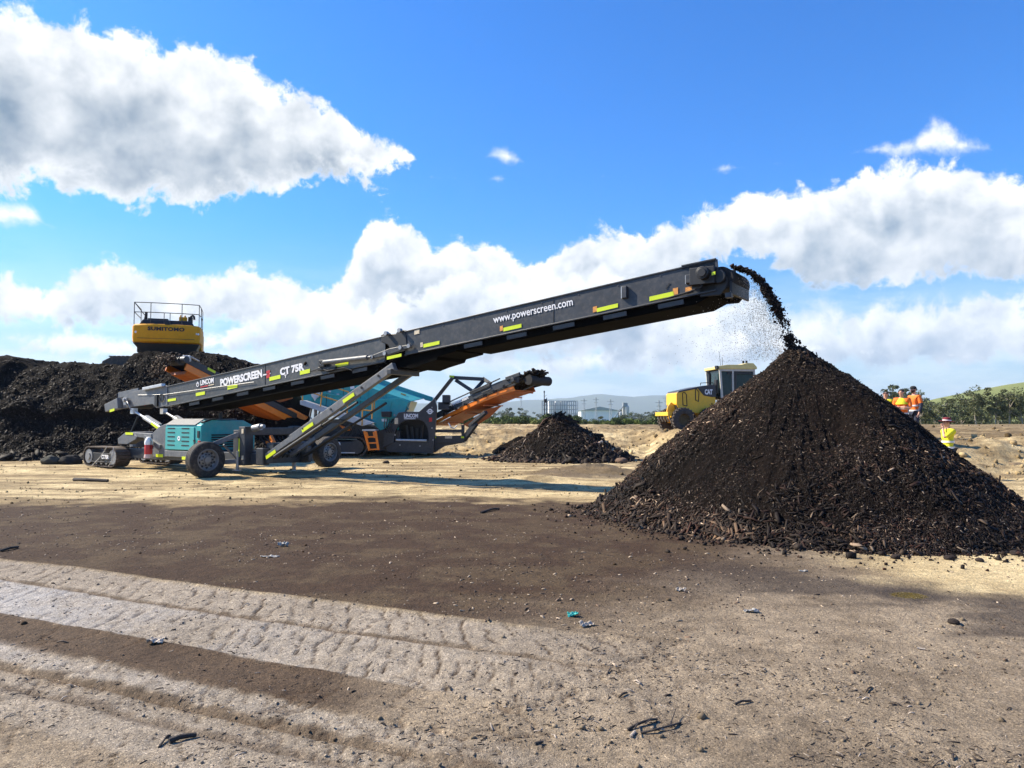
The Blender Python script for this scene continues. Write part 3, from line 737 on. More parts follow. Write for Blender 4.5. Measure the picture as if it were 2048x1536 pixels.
mb = cm(); p = PC(232, 806, -HW); mb.cyl((p.x+.15, -HW+.03, p.z), (p.x+.15, HW-.02, p.z), .20, n=24); mb.build('tail_drum', M_rubber, conv, smooth=True)
mb = cm(); q0, q1 = PC(236, 790, -.5), PC(276, 776, -.5)
mb.prism([PC(236, 797, -.5), PC(276, 786, -.5), PC(276, 776, -.5), PC(236, 785, -.5)], (0, .03, 0))
mb.build('hopper_side', M_lgrey, conv, bevel=.006)
mb = cm(); mb.prism([PC(236, 797, -.5)+Vector((0, 1.0, 0)), PC(276, 786, -.5)+Vector((0, 1.0, 0)), PC(276, 772, -.5)+Vector((0, 1.0, 0)), PC(236, 781, -.5)+Vector((0, 1.0, 0))], (0, .03, 0))
mb.prism([(q0.x, -.45, q0.z-.35), (q0.x, .48, q0.z-.35), (q0.x-.25, .48, q0.z+.05), (q0.x-.25, -.45, q0.z+.05)], (.03, 0, 0))
mb.build('hopper_side', M_rubber, conv, bevel=.006)
mb = cm(); p, q = PC(288, 778, -HW-.05), PC(327, 770, -HW-.05); mb.bar(p, q, .14, .10); mb.bar(p+Vector((0, .1, -.05)), p+Vector((0, .1, -.38)), .06, .06); mb.build('skirt_cap', M_galv, conv, bevel=.012)
mb = cm(); p = PC(254, 803, -HW-.05); mb.box(p+Vector((0, -.04, 0)), (.2, .08, .26)); mb.cyl(p+Vector((-.02, -.06, .05)), p+Vector((-.02, -.13, .05)), .06); mb.tube([p+Vector((.1, -.06, 0)), p+Vector((.3, -.12, -.08)), p+Vector((.42, -.08, -.3))], .02); mb.build('valve_block', M_steel, conv, bevel=.01)
mb = cm(); p = PC(324, 796, -HW-.03); mb.lathe([(.12, 0), (.14, -.01), (.14, -.03), (.10, -.03)], p, (0, 1, 0), 20); mb.build('inspection_ring', M_black, tail, smooth=True)
mb = cm(); p = PC(314, 800, -HW-.03); mb.box(p+Vector((0, -.02, -.02)), (.16, .06, .40)); mb.build('bracket', M_black, tail, bevel=.01)
mb = cm(); mb.tube([PC(276, 790, -HW-.035), PC(330, 789, -HW-.035), PC(420, 776, -HW-.035), PC(508, 764, -HW-.035)], .008, 6); mb.build('pull_cord', M_galv, conv)

# tape strips, stickers
def strip(x0, y0, x1, y1, h, l=-HW-.006, mat=None, name='reflector_strip', parent=conv, th=.006):
    a, b = PC(x0, y0, l), PC(x1, y1, l); c, d = PC(x1, y1-h, l), PC(x0, y0-h, l)
    return cm().prism([a, b, c, d], (0, -th, 0)).build(name, mat or M_yel, parent)
for x0, y0, x1, y1, h in ((335, 803.5, 352, 801, 5), (392, 792.5, 410, 789, 6.5), (455, 779.5, 475, 775, 7), (539, 762, 561, 757, 7.5), (600, 750, 620, 745.5, 8),
                          (671, 735, 697, 730, 6.5), (847, 695.5, 879, 688.5, 7), (1007, 663, 1043, 655, 7.5), (1194, 624.5, 1236, 614.5, 8), (1299, 602.5, 1348, 591.5, 9)):
    strip(x0, y0, x1, y1, h)
strip(219.5, 824.5, 229, 821.5, 5, -HW-.20)
for x0, y0, x1, y1, h, mt in ((829, 669.5, 839, 667, 9, M_cream), (841, 694.5, 846, 693.5, 9, M_cream), (1000, 662.5, 1006, 661, 10, M_stick), (1186, 625, 1194, 623, 11, M_stick),
                              (1346, 590, 1356, 588, 13, M_stick), (1371, 585.5, 1384, 582, 10, M_stick), (279, 796, 284, 795, 8, M_cream), (289, 811, 298, 808, 6, M_red), (533, 757, 540, 755, 15, M_red)):
    strip(x0, y0, x1, y1, h, mat=mt, name='sticker')
for x, y in ((1333, 574), (1331, 578), (1336, 570)): strip(x, y, x+4, y-1, 3, mat=M_black, name='sticker')
# lettering
def conv_text(s, x0, y0, x1, y1, h, bold, mat=M_white, name='lettering', shear=0.0, l=-HW-.002):
    a, b = PC(x0, y0, l), PC(x1, y1, l); top = PC(x0, y0-h, l)
    A, B_ = MC @ a, MC @ b
    return lettering(name, s, mat, conv, A, B_-A, (0, 0, 1), (B_-A).length, (top-a).z, bold, shear, .006)
conv_text('www.powerscreen.com', 988, 651.5, 1147, 615.5, 15, .012)
conv_text('POWERSCREEN', 441.5, 773.5, 525, 754.5, 15.5, .045)
conv_text('CT 75R', 561, 752, 609, 740.5, 15.5, .05)
conv_text('T', 569.5, 756, 574, 755, 6, .04)
conv_text('LINCOM', 401.5, 771, 428, 765.5, 10.5, .03)
strip(401, 775.5, 416, 772.5, 2.2, mat=M_red, name='underline'); strip(417, 772, 428, 769.5, 2, mat=M_cream, name='underline')
strip(526, 751.5, 541, 748, 2.5, mat=M_white, name='underline')
mb = cm(); p = MC.inverted() @ (MC @ PC(395.5, 769, -HW-.01)); mb.lathe([(.075, 0), (.075, -.006), (.05, -.006), (.05, 0)], p, (0, 1, 0), 20); mb.box(p+Vector((.0, -.004, .05)), (.025, .008, .09)); mb.build('emblem', M_white, conv)

# knuckle joint
mb = cm()
for sgn in (-1, 1):
    l = sgn*(HW+.02)
    def Q(x, y): p = PC(x, y, -HW-.02); return Vector((p.x, l, p.z))
    mb.prism([Q(*p) for p in ((761, 670), (773, 664), (779, 668), (791, 667), (797, 659), (811, 660.5), (814, 690), (806, 700), (781, 703), (776, 690), (762, 684))], (0, -sgn*.10, 0))
mb.build_each('knuckle_bracket', M_black, conv, bevel=.02)
mb = cm()
for sgn in (-1, 1):
    l = sgn*(HW+.05)
    mb.prism([Vector((PC(x, y, -HW-.05).x, l, PC(x, y, -HW-.05).z)) for x, y in ((743, 712), (780, 697.5), (820, 689), (823, 695), (804, 702), (782, 709), (746, 718))], (0, sgn*.05, 0))
mb.build_each('link_arm', M_grey, conv, bevel=.012)
mb = cm()
for x, y in ((773, 667), (800, 661), (802, 695), (771, 707), (819, 692), (745, 714), (644, 726)):
    p = PC(x, y, -HW-.08); mb.cyl(p+Vector((0, .04, 0)), p+Vector((0, -.05, 0)), .055, n=14)
mb.build_each('pivot_pin', M_steel, conv, smooth=True)
mb = cm(); a, b = PC(648, 724.5, -HW-.12), PC(742, 714, -HW-.12); mb.cyl(a, a.lerp(b, .93), .065, n=16); mb.cyl(a.lerp(b, .93), b, .035, n=12); o = mb.build('fold_cylinder', M_lgrey, conv, smooth=True)
mb = cm(); p = PC(646, 727, -HW-.06); mb.box(p, (.22, .14, .2)); mb.box(PC(655, 737, -HW-.04), (.7, .1, .1)); mb.build('cylinder_mount', M_black, conv, bevel=.015)
mb = cm(); mb.tube([PC(640, 735, -HW-.06), PC(655, 742, -HW-.10), PC(672, 738, -HW-.08), PC(690, 736, -HW-.1), PC(705, 741, -HW-.06)], .022); mb.tube([PC(620, 743, -HW-.05), PC(640, 737, -HW-.08), PC(660, 744, -HW-.08)], .016); mb.build('hoses', M_rubber, conv, smooth=True)
strip(774, 719.5, 803, 713, 6, -HW-.11)
# heavy frame below the knuckle
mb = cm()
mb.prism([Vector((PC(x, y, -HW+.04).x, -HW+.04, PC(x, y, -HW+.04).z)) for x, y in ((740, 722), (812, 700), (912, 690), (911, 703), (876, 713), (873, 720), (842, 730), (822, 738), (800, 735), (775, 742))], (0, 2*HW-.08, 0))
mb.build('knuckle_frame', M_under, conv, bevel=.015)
# lift struts (telescopic boxes) with a cross piece
for sgn, l in ((-1, -.78), (1, .10)):
    a, b = PC(533, 913, -.78), PC(790, 733, -.78); a = Vector((a.x, l, a.z)); b = Vector((b.x, l, b.z))
    mb = cm(); mb.bar(a.lerp(b, .22), b, .14 if sgn < 0 else .12, .22 if sgn < 0 else .15); st = mb.build('lift_strut', M_lgrey if sgn < 0 else M_grey, conv, bevel=.015)
    mb = cm(); mb.bar(a, a.lerp(b, .24), .10, .16 if sgn < 0 else .11); mb.build('inner_tube', M_lgrey, st, bevel=.01)
    mb = cm(); c = a.lerp(b, .05)+Vector((.25, .10*sgn, -.12)); e = a.lerp(b, .72)+Vector((.18, .10*sgn, -.22)); mb.cyl(c, c.lerp(e, .6), .06); mb.cyl(c.lerp(e, .6), e, .035); mb.build('lift_ram', M_black, st, smooth=True)
    if sgn < 0:
        mb = cm()
        for k in (.33, .55, .78, .90): p = a.lerp(b, k); mb.cyl(p+Vector((0, -.075, .02)), p+Vector((0, -.10, .02)), .03, n=10)
        mb.build_each('bolt', M_black, st)
for x0, y0, x1, y1 in ((532, 915.5, 551, 902), (604, 862, 626, 847), (686, 803.5, 708, 788)):
    a, b = PC(x0, y0, -.87), PC(x1, y1, -.87); mb = cm(); mb.bar(a, b, .008, .10); mb.build('reflector_strip', M_yel, conv)
mb = cm(); p = PC(784, 744, -.78); mb.box((p.x+.05, -.40, p.z), (.14, 1.1, .14)); p = PC(640, 842, -.78); mb.box((p.x, -.34, p.z), (.1, .7, .1)); mb.build_each('strut_cross_tube', M_grey, conv, bevel=.012)

# axle group
def tyre_set(c, axis, r, w, name='wheel'):
    """rear-axle wheel, its disc facing axis; sub-parts tyre and rim"""
    ax = Vector(axis).normalized(); c = Vector(c); h = w/2
    mb = MB(); mb.lathe([(r*.58, -h*.80), (r*.62, -h*.98), (r*.80, -h*1.0), (r*.94, -h*.90), (r*.995, -h*.72), (r, -h*.5), (r*.985, -h*.46), (r*.985, -h*.42), (r, -h*.38), (r, -h*.06), (r*.985, -h*.03), (r*.985, h*.03), (r, h*.06), (r, h*.38), (r*.985, h*.42), (r*.985, h*.46), (r, h*.5), (r*.995, h*.72), (r*.94, h*.90), (r*.80, h*1.0), (r*.62, h*.98), (r*.58, h*.80)], c, ax, 48, closed=True)
    wh = mb.build(name, M_tyre, conv, smooth=True)
    mb = MB(); mb.lathe([(r*.60, h*.80), (r*.605, h*.92), (r*.57, h*.94), (r*.53, h*.80), (r*.50, h*.45), (r*.42, h*.40), (r*.36, h*.52), (r*.20, h*.58), (r*.18, h*.80), (.001, h*.82)], c, ax, 40)
    mb.lathe([(r*.60, -h*.80), (r*.50, -h*.3), (.001, -h*.3)], c, ax, 24)
    rim = mb.build('rim', M_rim, wh, smooth=True)
    mb = MB(); s = ax.orthogonal().normalized(); u = ax.cross(s)
    for i in range(10):
        t = i*.6283; p = c + (s*math.cos(t)+u*math.sin(t))*r*.30; mb.cyl(p+ax*h*.5, p+ax*h*.72, .02, n=6)
        p = c + (s*math.cos(t+.3)+u*math.sin(t+.3))*r*.43; mb.cyl(p+ax*h*.36, p+ax*h*.47, .034, n=10)
    mb.build('wheel_nuts', M_black, wh)
    return wh
wn = Vector((-8.86, 21.45, .525)); wf = Vector((-6.38, 25.55, .565))
tyre_set(wn, (.74, -.67, 0), .525, .40)
tyre_set(wf, (.84, -.54, 0), .525, .40)
ln, lf = MC.inverted() @ wn, MC.inverted() @ wf
mb = cm()
colp = Vector((9.35, -.85, 0))
mb.box((9.35, -.85, .90), (.30, .30, 1.15)); mb.box((9.0, -.83, .95), (.26, .24, .85)); mb.box((9.35, .95, .90), (.30, .30, 1.15))
mb.build_each('jack_column', M_grey, conv, bevel=.02)
mb = cm(); mb.box((9.35, .05, 1.32), (.26, 1.55, .22)); mb.box((9.35, .05, .62), (.24, 1.55, .24)); mb.bar((9.2, .95, .85), (8.3, 2.45, .85), .2, .22); mb.build_each('axle_beam', M_grey, conv, bevel=.02)
mb = cm(); mb.cyl((9.2, -1.02, .75), (9.2, -1.02, .20), .045); mb.cyl((9.2, -1.02, .20), (9.2, -1.02, .17), .14, n=16); mb.build('jack_leg', M_steel, conv, smooth=True); mb = cm(); mb.cyl((9.35, .95, .4), (9.35, .95, .06), .06); mb.build('jack_leg', M_steel, conv, smooth=True)
mb = cm(); mb.bar((9.2, -.90, 1.28), (ln.x-.26, ln.y+.34, .92), .14, .14); mb.bar((9.2, -.86, .45), (ln.x-.22, ln.y+.36, .42), .14, .14); mb.bar((9.05, -.95, .5), (ln.x+.1, ln.y+.52, .95), .06, .06); mb.bar((ln.x-.30, ln.y+.22, .95), (ln.x-.30, ln.y+.22, .32), .2, .24, (1, 0, 0)); mb.cyl((ln.x-.3, ln.y+.03, ln.z), (ln.x-.12, ln.y+.01, ln.z), .14)
mb.build('wheel_arm', M_lgrey, conv, bevel=.015)
mb = cm(); mb.bar((9.2, 1.0, 1.25), (lf.x-.34, lf.y-.45, .95), .14, .14); mb.bar((9.1, 1.0, .5), (lf.x-.34, lf.y-.45, .5), .14, .14); mb.box((lf.x-.36, lf.y-.28, .68), (.2, .42, .6)); mb.cyl((lf.x-.34, lf.y-.06, lf.z), (lf.x-.14, lf.y-.02, lf.z), .13); mb.build('wheel_arm', M_grey, conv, bevel=.015)
a, b = PC(495, 910, -1.01), PC(495, 876, -1.01); mb = cm(); mb.bar((9.24, -1.006, .58), (9.24, -1.006, 1.12), .045, .01, (0, 1, 0)); mb.build('reflector_strip', M_yel, conv)
mb = cm(); mb.box((9.40, -1.008, 1.34), (.09, .012, .14)); mb.box((9.42, -1.008, .56), (.08, .012, .12)); mb.box((8.98, -.956, 1.22), (.08, .012, .14)); mb.build_each('sticker', M_cream, conv)
mb = cm(); p = Vector((9.62, -.75, 1.42)); mb.cyl(p+Vector((-.05, 0, 0)), p+Vector((.28, .0, .05)), .10, n=14); mb.cyl(p+Vector((.28, 0, .05)), p+Vector((.42, 0, .07)), .06); mb.build('slew_motor', M_steel, conv, smooth=True)
# main chassis : two rails from the tail to the struts, cross members, pivot boxes at the struts
mb = cm()
for l in (-.70, .70): mb.bar((2.6, l, .52), (10.0, l, .52), .18, .34)
for s in (3.0, 5.2, 7.5, 9.9): mb.box((s, 0, .52), (.2, 1.4, .28))
mb.build('chassis', M_grey, conv, bevel=.02)
mb = cm()
for l in (-.78, .78): mb.box((10.05, l, .60), (.32, .24, .50)); mb.box((10.26, l*.95, .52), (.2, .16, .22))
mb.box((10.2, 0, .9), (.3, 1.3, .2)); mb.build('strut_foot', M_grey, conv, bevel=.02)
mb = cm()
for i in range(7):
    t = i/6; l = -.55+1.0*t; mb.tube([(9.6, l, 1.15), (9.95+.1*math.sin(i), l-.04, .95), (10.1, l+.05, .65), (9.9, l, .45)], .022)
mb.build('hoses', M_rubber, conv, smooth=True)
mb = cm(); mb.box((9.85, -.35, .98), (.30, .14, .12)); mb.prism([(9.75, -.35, 1.04), (9.95, -.35, 1.04), (9.80, -.35, 1.22)], (0, .1, 0)); mb.build('orange_clamp', M_orange, conv, bevel=.01)

# power unit
S0, S1, L0, L1, ZB, ZT_ = 5.36, 7.30, -.98, 1.0, .70, 1.50
mb = cm(); mb.prism([(S0, L0, ZB), (S0, L0, ZT_), (S0, L0+.25, ZT_+.16), (S0, L1-.45, ZT_+.16), (S0, L1, ZT_-.05), (S0, L1, ZB)], (S1-S0, 0, 0)); pu = mb.build('power_unit', M_teal, conv, bevel=.025)
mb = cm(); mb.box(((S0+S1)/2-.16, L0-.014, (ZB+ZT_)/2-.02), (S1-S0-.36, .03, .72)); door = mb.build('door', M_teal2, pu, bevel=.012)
for k in (0, 1):
    mb = cm()
    for i in range(5): mb.box((S0+.36+k*.78, L0-.032, ZB+.16+i*.135), (.40, .012, .035))
    mb.build('louvres', M_black, pu)
mb = cm(); mb.lathe([(.075, 0), (.075, -.008), (.035, -.008), (.03, 0)], ((S0+S1)/2-.17, L0-.032, (ZB+ZT_)/2-.02), (0, 1, 0), 18); mb.build('emblem', M_white, pu)
mb = cm(); mb.box((S1-.13, L0-.012, 1.22), (.10, .03, .22)); mb.box((S1-.10, L0-.012, 1.0), (.09, .03, .06)); mb.cyl((S1-.30, L0-.03, 1.02), (S1-.30, L0-.06, 1.02), .035); mb.tube([(S1-.30, L0-.05, 1.02), (S1-.1, L0-.05, .85)], .012); mb.build('latch', M_black, pu, bevel=.004)
mb = cm(); mb.box((S1-.06, L0-.02, .99), (.09, .05, .07)); mb.build('tail_lamp', M_red, pu, bevel=.008)
mb = cm()
for i in range(6): mb.box((S1+.012, -.20, .82+i*.075), (.03, .85, .030), Matrix.Rotation(R(25), 3, 'Y'))
mb.build('radiator_grille', M_black, pu)
mb = cm(); mb.prism([(S0+.02, L0-.02, ZT_), (S0+.02, L0+.30, ZT_+.17), (S0+.02, L1-.5, ZT_+.17), (S0+.02, L1-.5, ZT_+.21), (S0+.02, L0+.28, ZT_+.21), (S0+.02, L0-.02, ZT_+.03)], (S1-S0-.3, 0, 0)); mb.build('roof', M_lgrey, pu, bevel=.01)
mb = cm(); mb.tube([(S1-.15, L0+.1, ZT_+.1), (S1+.04, L0+.1, ZT_+.12), (S1+.06, L0+.3, ZT_+.19), (S1+.05, L0+.5, ZT_+.21)], .03); mb.cyl((S0+1.2, .2, ZT_+.15), (S0+1.2, .2, ZT_+.42), .06, n=14); mb.build('exhaust', M_black, pu, smooth=True)
mb = cm(); mb.box(((S0+S1)/2, (L0+L1)/2, .58), (S1-S0+.05, L1-L0+.04, .20)); mb.build('base_frame', M_lgrey, pu, bevel=.015)
# slewing frame at the tail, above the track
mb = cm()
L = -.95
mb.prism([PC(x, y, L) for x, y in ((235, 877), (250, 865), (266, 866.5), (274, 873), (271, 879), (254, 889), (236, 888))], (0, .30, 0))
mb.build('tail_outrigger', M_lgrey, conv, bevel=.02)
mb = cm(); mb.bar(PC(268, 869, -.8), PC(310, 872, -.8), .25, .16); mb.bar(PC(290, 873, -.92), PC(322, 894, -.92), .10, .14)
mb.prism([PC(x, y, -.90) for x, y in ((303, 868), (318, 853), (330, 848), (335, 850), (335, 914), (305, 914), (307, 890))], (0, .22, 0))
mb.prism([PC(x, y, -.90)+Vector((0, 1.5, 0)) for x, y in ((303, 868), (318, 853), (330, 848), (335, 850), (335, 914), (305, 914), (307, 890))], (0, .22, 0))
mb.box((3.6, 0, 1.05), (.8, 1.3, .2)); mb.cyl((2.2, 0, .7), (2.2, 0, 1.25), .38, n=24)
mb.build('slew_frame', M_lgrey, conv, bevel=.02)
for l in (-.55, .55):
    a, b = PC(268, 822, -.55), PC(322, 856, -.55); a.y = b.y = l
    mb = cm(); mb.cyl(a, a.lerp(b, .45), .04); mb.cyl(a.lerp(b, .4), b, .075, n=16); mb.bar(a.lerp(b, .5)+Vector((0, -.02, .12)), b+Vector((0, -.02, .12)), .1, .05); mb.box(a, (.2, .16, .2)); mb.build('tilt_ram', M_galv, conv, smooth=True)
a, b = PC(302, 846, -.64), PC(317, 857, -.64); mb = cm(); mb.bar(a, b, .012, .09); mb.build('reflector_strip', M_yel, conv)
mb = cm(); mb.bar(PC(276, 833, -.3), PC(262, 866, -.3), .06, .06); mb.build('stay_rod', M_black, conv)
for x0, y0, x1, y1, h, l in ((251, 869.5, 266, 870, 5, -.96), (312, 914, 326, 914.5, 6, -.91)): strip(x0, y0, x1, y1, h, l)
strip(364, 919, 376, 919.5, 6, L0-.03)
# crawler track below the tail
for l in (-1.05, .95):
    s0, s1, r = .72, 2.95, .33
    path = []
    for i in range(10): t = math.pi*.5+math.pi*i/9; path.append((s0+r+math.cos(t)*r, .06+r+math.sin(t)*r))
    for i in range(10): t = -math.pi*.5+math.pi*i/9; path.append((s1-r+math.cos(t)*r, .06+r+math.sin(t)*r))
    pts = [Vector((s, l, z)) for s, z in path]
    full = []
    for a, b in zip(pts, pts[1:]+pts[:1]):
        n_ = max(1, int((b-a).length/.11)); full += [a.lerp(b, k/n_) for k in range(n_)]
    mb = cm()
    for a, b in zip(full, full[1:]+full[:1]):
        d = (b-a).normalized(); nn = Vector((d.z, 0, -d.x)); c = (a+b)/2
        mb.bar(c-d*.05, c+d*.05, .50, .035, nn); mb.bar(c-d*.008+nn*-.03, c+d*.012+nn*-.03, .48, .035, nn)
    tr = mb.build('crawler_track', M_shoe, conv)
    mb = cm(); mb.prism([(s0+.38, l-.20, .24), (s1-.42, l-.20, .24), (s1-.42, l-.20, .52), (s0+.38, l-.20, .52)], (0, .4, 0)); mb.bar((s0+.5, l-.215, .205), (s1-.45, l-.215, .205), .03, .05); tf = mb.build('track_frame', M_black, tr, bevel=.02)
    mb = cm(); mb.cyl((s0+r, l-.22, .39), (s0+r, l+.22, .39), .25, n=20); mb.cyl((s0+r, l-.25, .39), (s0+r, l-.2, .39), .13, n=16); mb.cyl((s1-r, l-.2, .39), (s1-r, l+.2, .39), .25, n=20)
    for k in range(4): mb.cyl((s0+.75+k*.33, l-.16, .20), (s0+.75+k*.33, l+.16, .20), .085, n=14)
    mb.build('track_rollers', M_steel, tr, smooth=True)
    if l < 0: lettering('lettering', 'CT75R', M_white, tr, MC @ Vector((s0+1.2, l-.206, .31)), CD, (0, 0, 1), .48, .15, .05)
# head end
p = PC(1440, 556, -HW)
HS, HZ = p.x, p.z
mb = cm(); mb.cyl((HS, -HW+.06, HZ), (HS, HW-.06, HZ), .235, n=32); mb.build('head_drum', M_rubber, conv, smooth=True)
mb = cm()
for sgn in (-1, 1):
    l = sgn*HW
    mb.prism([Vector((PC(x, y, -HW).x, l, PC(x, y, -HW).z)) for x, y in ((1395, 548), (1430, 541), (1444, 538), (1451, 550), (1454, 560), (1454, 570), (1449, 579), (1440, 590), (1400, 594))], (0, -sgn*.04, 0))
mb.box((HS+.19, 0, HZ-.20), (.05, 2*HW-.1, .24)); mb.build('head_chute', M_black, conv, bevel=.012)
mb = cm(); p0 = PC(1364, 535.5, -HW); p1 = PC(1433, 519, -HW); q0, q1 = PC(1364, 537, -HW), PC(1435, 538, -HW)
for l in (-HW, HW-.03): mb.prism([Vector((p0.x, l, p0.z+.02)), Vector((p1.x, l, p1.z)), Vector((q1.x, l, q1.z-.03)), Vector((q0.x, l, q0.z-.03))], (0, .03, 0))
mb.bar(Vector((p0.x, -HW-.02, p0.z+.03)), Vector((p1.x, -HW-.02, p1.z+.01)), .05, .03)
mb.bar(Vector((p1.x, -HW-.01, p1.z)), Vector((q1.x, -HW-.01, q1.z-.05)), .05, .03, (0, 1, 0)); mb.build('head_guard', M_grey, conv, bevel=.006)
mb = cm(); p = PC(1414, 550, -HW); mb.box(p+Vector((-.05, -.08, -.03)), (.50, .16, .34)); mb.cyl(p+Vector((0, -.12, 0)), p+Vector((0, -.30, 0)), .125, n=24); mb.cyl(p+Vector((0, -.30, 0)), p+Vector((0, -.33, 0)), .09, n=20); mb.cyl(p+Vector((.26, -.02, -.07)), p+Vector((.26, -.10, -.07)), .13, n=24); mb.build('drive_motor', M_black, conv, bevel=.012)
strip(1424, 551, 1431, 549, 6, -HW-.22, th=.02)
mb = cm(); p = PC(1381, 559, -HW); mb.box(p+Vector((0, -.05, 0)), (.14, .10, .17)); p = PC(1456, 590, -HW); mb.box(p+Vector((0, .06, 0)), (.12, .12, .1)); p = PC(1251, 585, -HW); mb.box(p+Vector((0, -.04, 0)), (.11, .08, .25)); mb.build_each('junction_box', M_grey, conv, bevel=.01)
mb = cm(); p = PC(1375, 560, -HW); mb.box(p+Vector((-.02, -.03, 0)), (.012, .06, .17)); p = PC(1245, 586, -HW); mb.box(p+Vector((0, -.03, 0)), (.012, .06, .25)); mb.build_each('bracket_edge', M_galv, conv)
mb = cm(); mb.tube([PC(1376, 556, -HW-.04), PC(1395, 560, -HW-.12), PC(1405, 572, -HW-.12), PC(1380, 583, -HW-.05), PC(1300, 607, -HW+.02)], .02); mb.build('hoses', M_rubber, conv, smooth=True)

# ------------------------------------------------------------------ falling mulch
def falling():
    r = np.random.default_rng(31); n = 7500
    H0 = MC @ Vector((HS+.15, 0, HZ+.22)); g = 9.8; v = 1.75
    t = np.sqrt(r.uniform(0, 1, n))*.60; t = r.uniform(0.0, .62, n)
    th = .11
    keep = fbm(t*26, t*0+2.5, 3, 35) + .25*r.uniform(-1, 1, n) > .30+.34*t; t = t[keep]; n = len(t)
    along = v*math.cos(th)*t; drop = v*math.sin(th)*t - .5*g*t*t
    spread = .010+.07*t
    a = along + r.normal(0, 1, n)*spread; l = r.normal(0, .17, n); z = drop + r.normal(0, 1, n)*spread*.7 + .03
    P = np.array(H0)[None] + np.array(CD)[None]*a[:, None] + np.array(CN)[None]*l[:, None]; P[:, 2] += z
    L = .007 + .012*r.gamma(1.2, .7, n)
    Vc, Fc = chips_arrays(P, r.normal(0, 1, (n, 3)), L*1.4, L*.9, L*.8, 32, 1.0)
    o = raw_mesh('falling_mulch', Vc, Fc, chip_mat, None, col=chip_colours(n, 33, .01)*.7); tag(o, 'stream of dark mulch falling off the conveyor head', 'mulch', kind='stuff')
    n = 9500                                              # fine chaff blown back towards the tail
    t = .18 + .50*r.beta(2.2, 1.1, n)
    w = r.gamma(1.3, .5, n)
    a = v*t*.95 - w*(t-.12)*1.75; z = -.5*g*t*t*.98 + .10 + r.normal(0, .06, n) + .12*w*(t-.1); l = r.normal(0, .30, n)
    P = np.array(H0)[None] + np.array(CD)[None]*a[:, None] + np.array(CN)[None]*l[:, None]; P[:, 2] += z
    ok = P[:, 2] > 2.85 ; P = P[ok]; n = len(P); L = r.uniform(.003, .010, n)
    Vc, Fc = chips_arrays(P, r.normal(0, 1, (n, 3)), L*1.5, L, L*.4, 34, 1.0)
    k = np.repeat(r.uniform(0, 1, (n, 1)), 12, 0)
    o = raw_mesh('blown_chaff', Vc, Fc, chip_mat, None, col=np.where(k < .45, np.array([[.05, .04, .032]]), np.array([[.42, .38, .33]]))); tag(o, 'light chaff blowing away beside the falling stream', 'chaff', kind='stuff')
falling()

# ------------------------------------------------------------------ extinguisher and ropes by the tail
ep = MC @ PC(297, 896, -1.12)
t = thing('fire_extinguisher', 'red and white fire extinguisher bottle hung on the grey conveyor tail frame', 'fire extinguisher', (ep.x, ep.y, ep.z-.33))
b0 = Vector((ep.x, ep.y, ep.z-.33))
mb = MB(); mb.lathe([(.001, .10), (.115, .12), (.12, .18), (.12, .50), (.10, .57), (.05, .61), (.03, .66), (.001, .66)], b0, (0, 0, 1), 20); mb.build('cylinder', M_red, t, smooth=True)
mb = MB(); mb.lathe([(.125, .44), (.13, .52), (.115, .60), (.06, .68), (.001, .70)], b0, (0, 0, 1), 18); mb.build('cover', M_white, t, smooth=True)
mb = MB(); mb.lathe([(.10, .23), (.11, .15), (.135, .04), (.13, .0), (.001, .0)], b0, (0, 0, 1), 18); mb.build('cover', pmat('dusty_pink_cover', (.62, .46, .42), .7, dust=.3), t, smooth=True)
mb = MB(); mb.tube([b0+Vector((.05, -.02, .66)), b0+Vector((.12, -.08, .55)), b0+Vector((.12, -.1, .3))], .012); mb.build('hose', M_rubber, t, smooth=True)
for pts, lab in (([(214, 893), (208, 903), (199, 916), (190, 925), (184, 931)], 'pale rope hanging over the track, the longer one reaching further left'), ([(227, 895), (226, 912), (224, 922), (217, 932)], 'pale rope hanging straight down over the middle of the track')):
    q = [MC @ PC(x, y, -1.35) for x, y in pts]
    for p in q: p.z = max(p.z, .03)
    o = MB().tube(q, .014, 6).build('rope', M_galv, None, smooth=True); tag(o, lab, 'rope', 'ropes over the crawler track')
# ------------------------------------------------------------------ the screening plant behind the conveyor
M_dark = pmat('charcoal_paint', (.030, .033, .038), .45, dust=.14, dustcol=(.16, .14, .12), var=.2)
M_grail = pmat('amber_rail_paint', (.55, .27, .02), .45, dust=.15)
M_odk = pmat('shaded_orange_paint', (.48, .115, .010), .5, dust=.25, dustcol=(.22, .12, .07))  # darker copy of the orange: shade on undersides and chutes put into the colour
YS = 33.2
scr = thing('screening_plant', 'teal and orange tracked screening machine behind the long conveyor, with ladder and walkway', 'screening plant', (-8.0, 34.5, 0.05))
def poly(name, pts, Y, depth, mat, parent=scr, bevel=.015, **kw):
    return MB().prism([pix(x, y, Y) for x, y in pts], (0, depth, 0)).build(name, mat, parent, bevel=bevel, **kw)
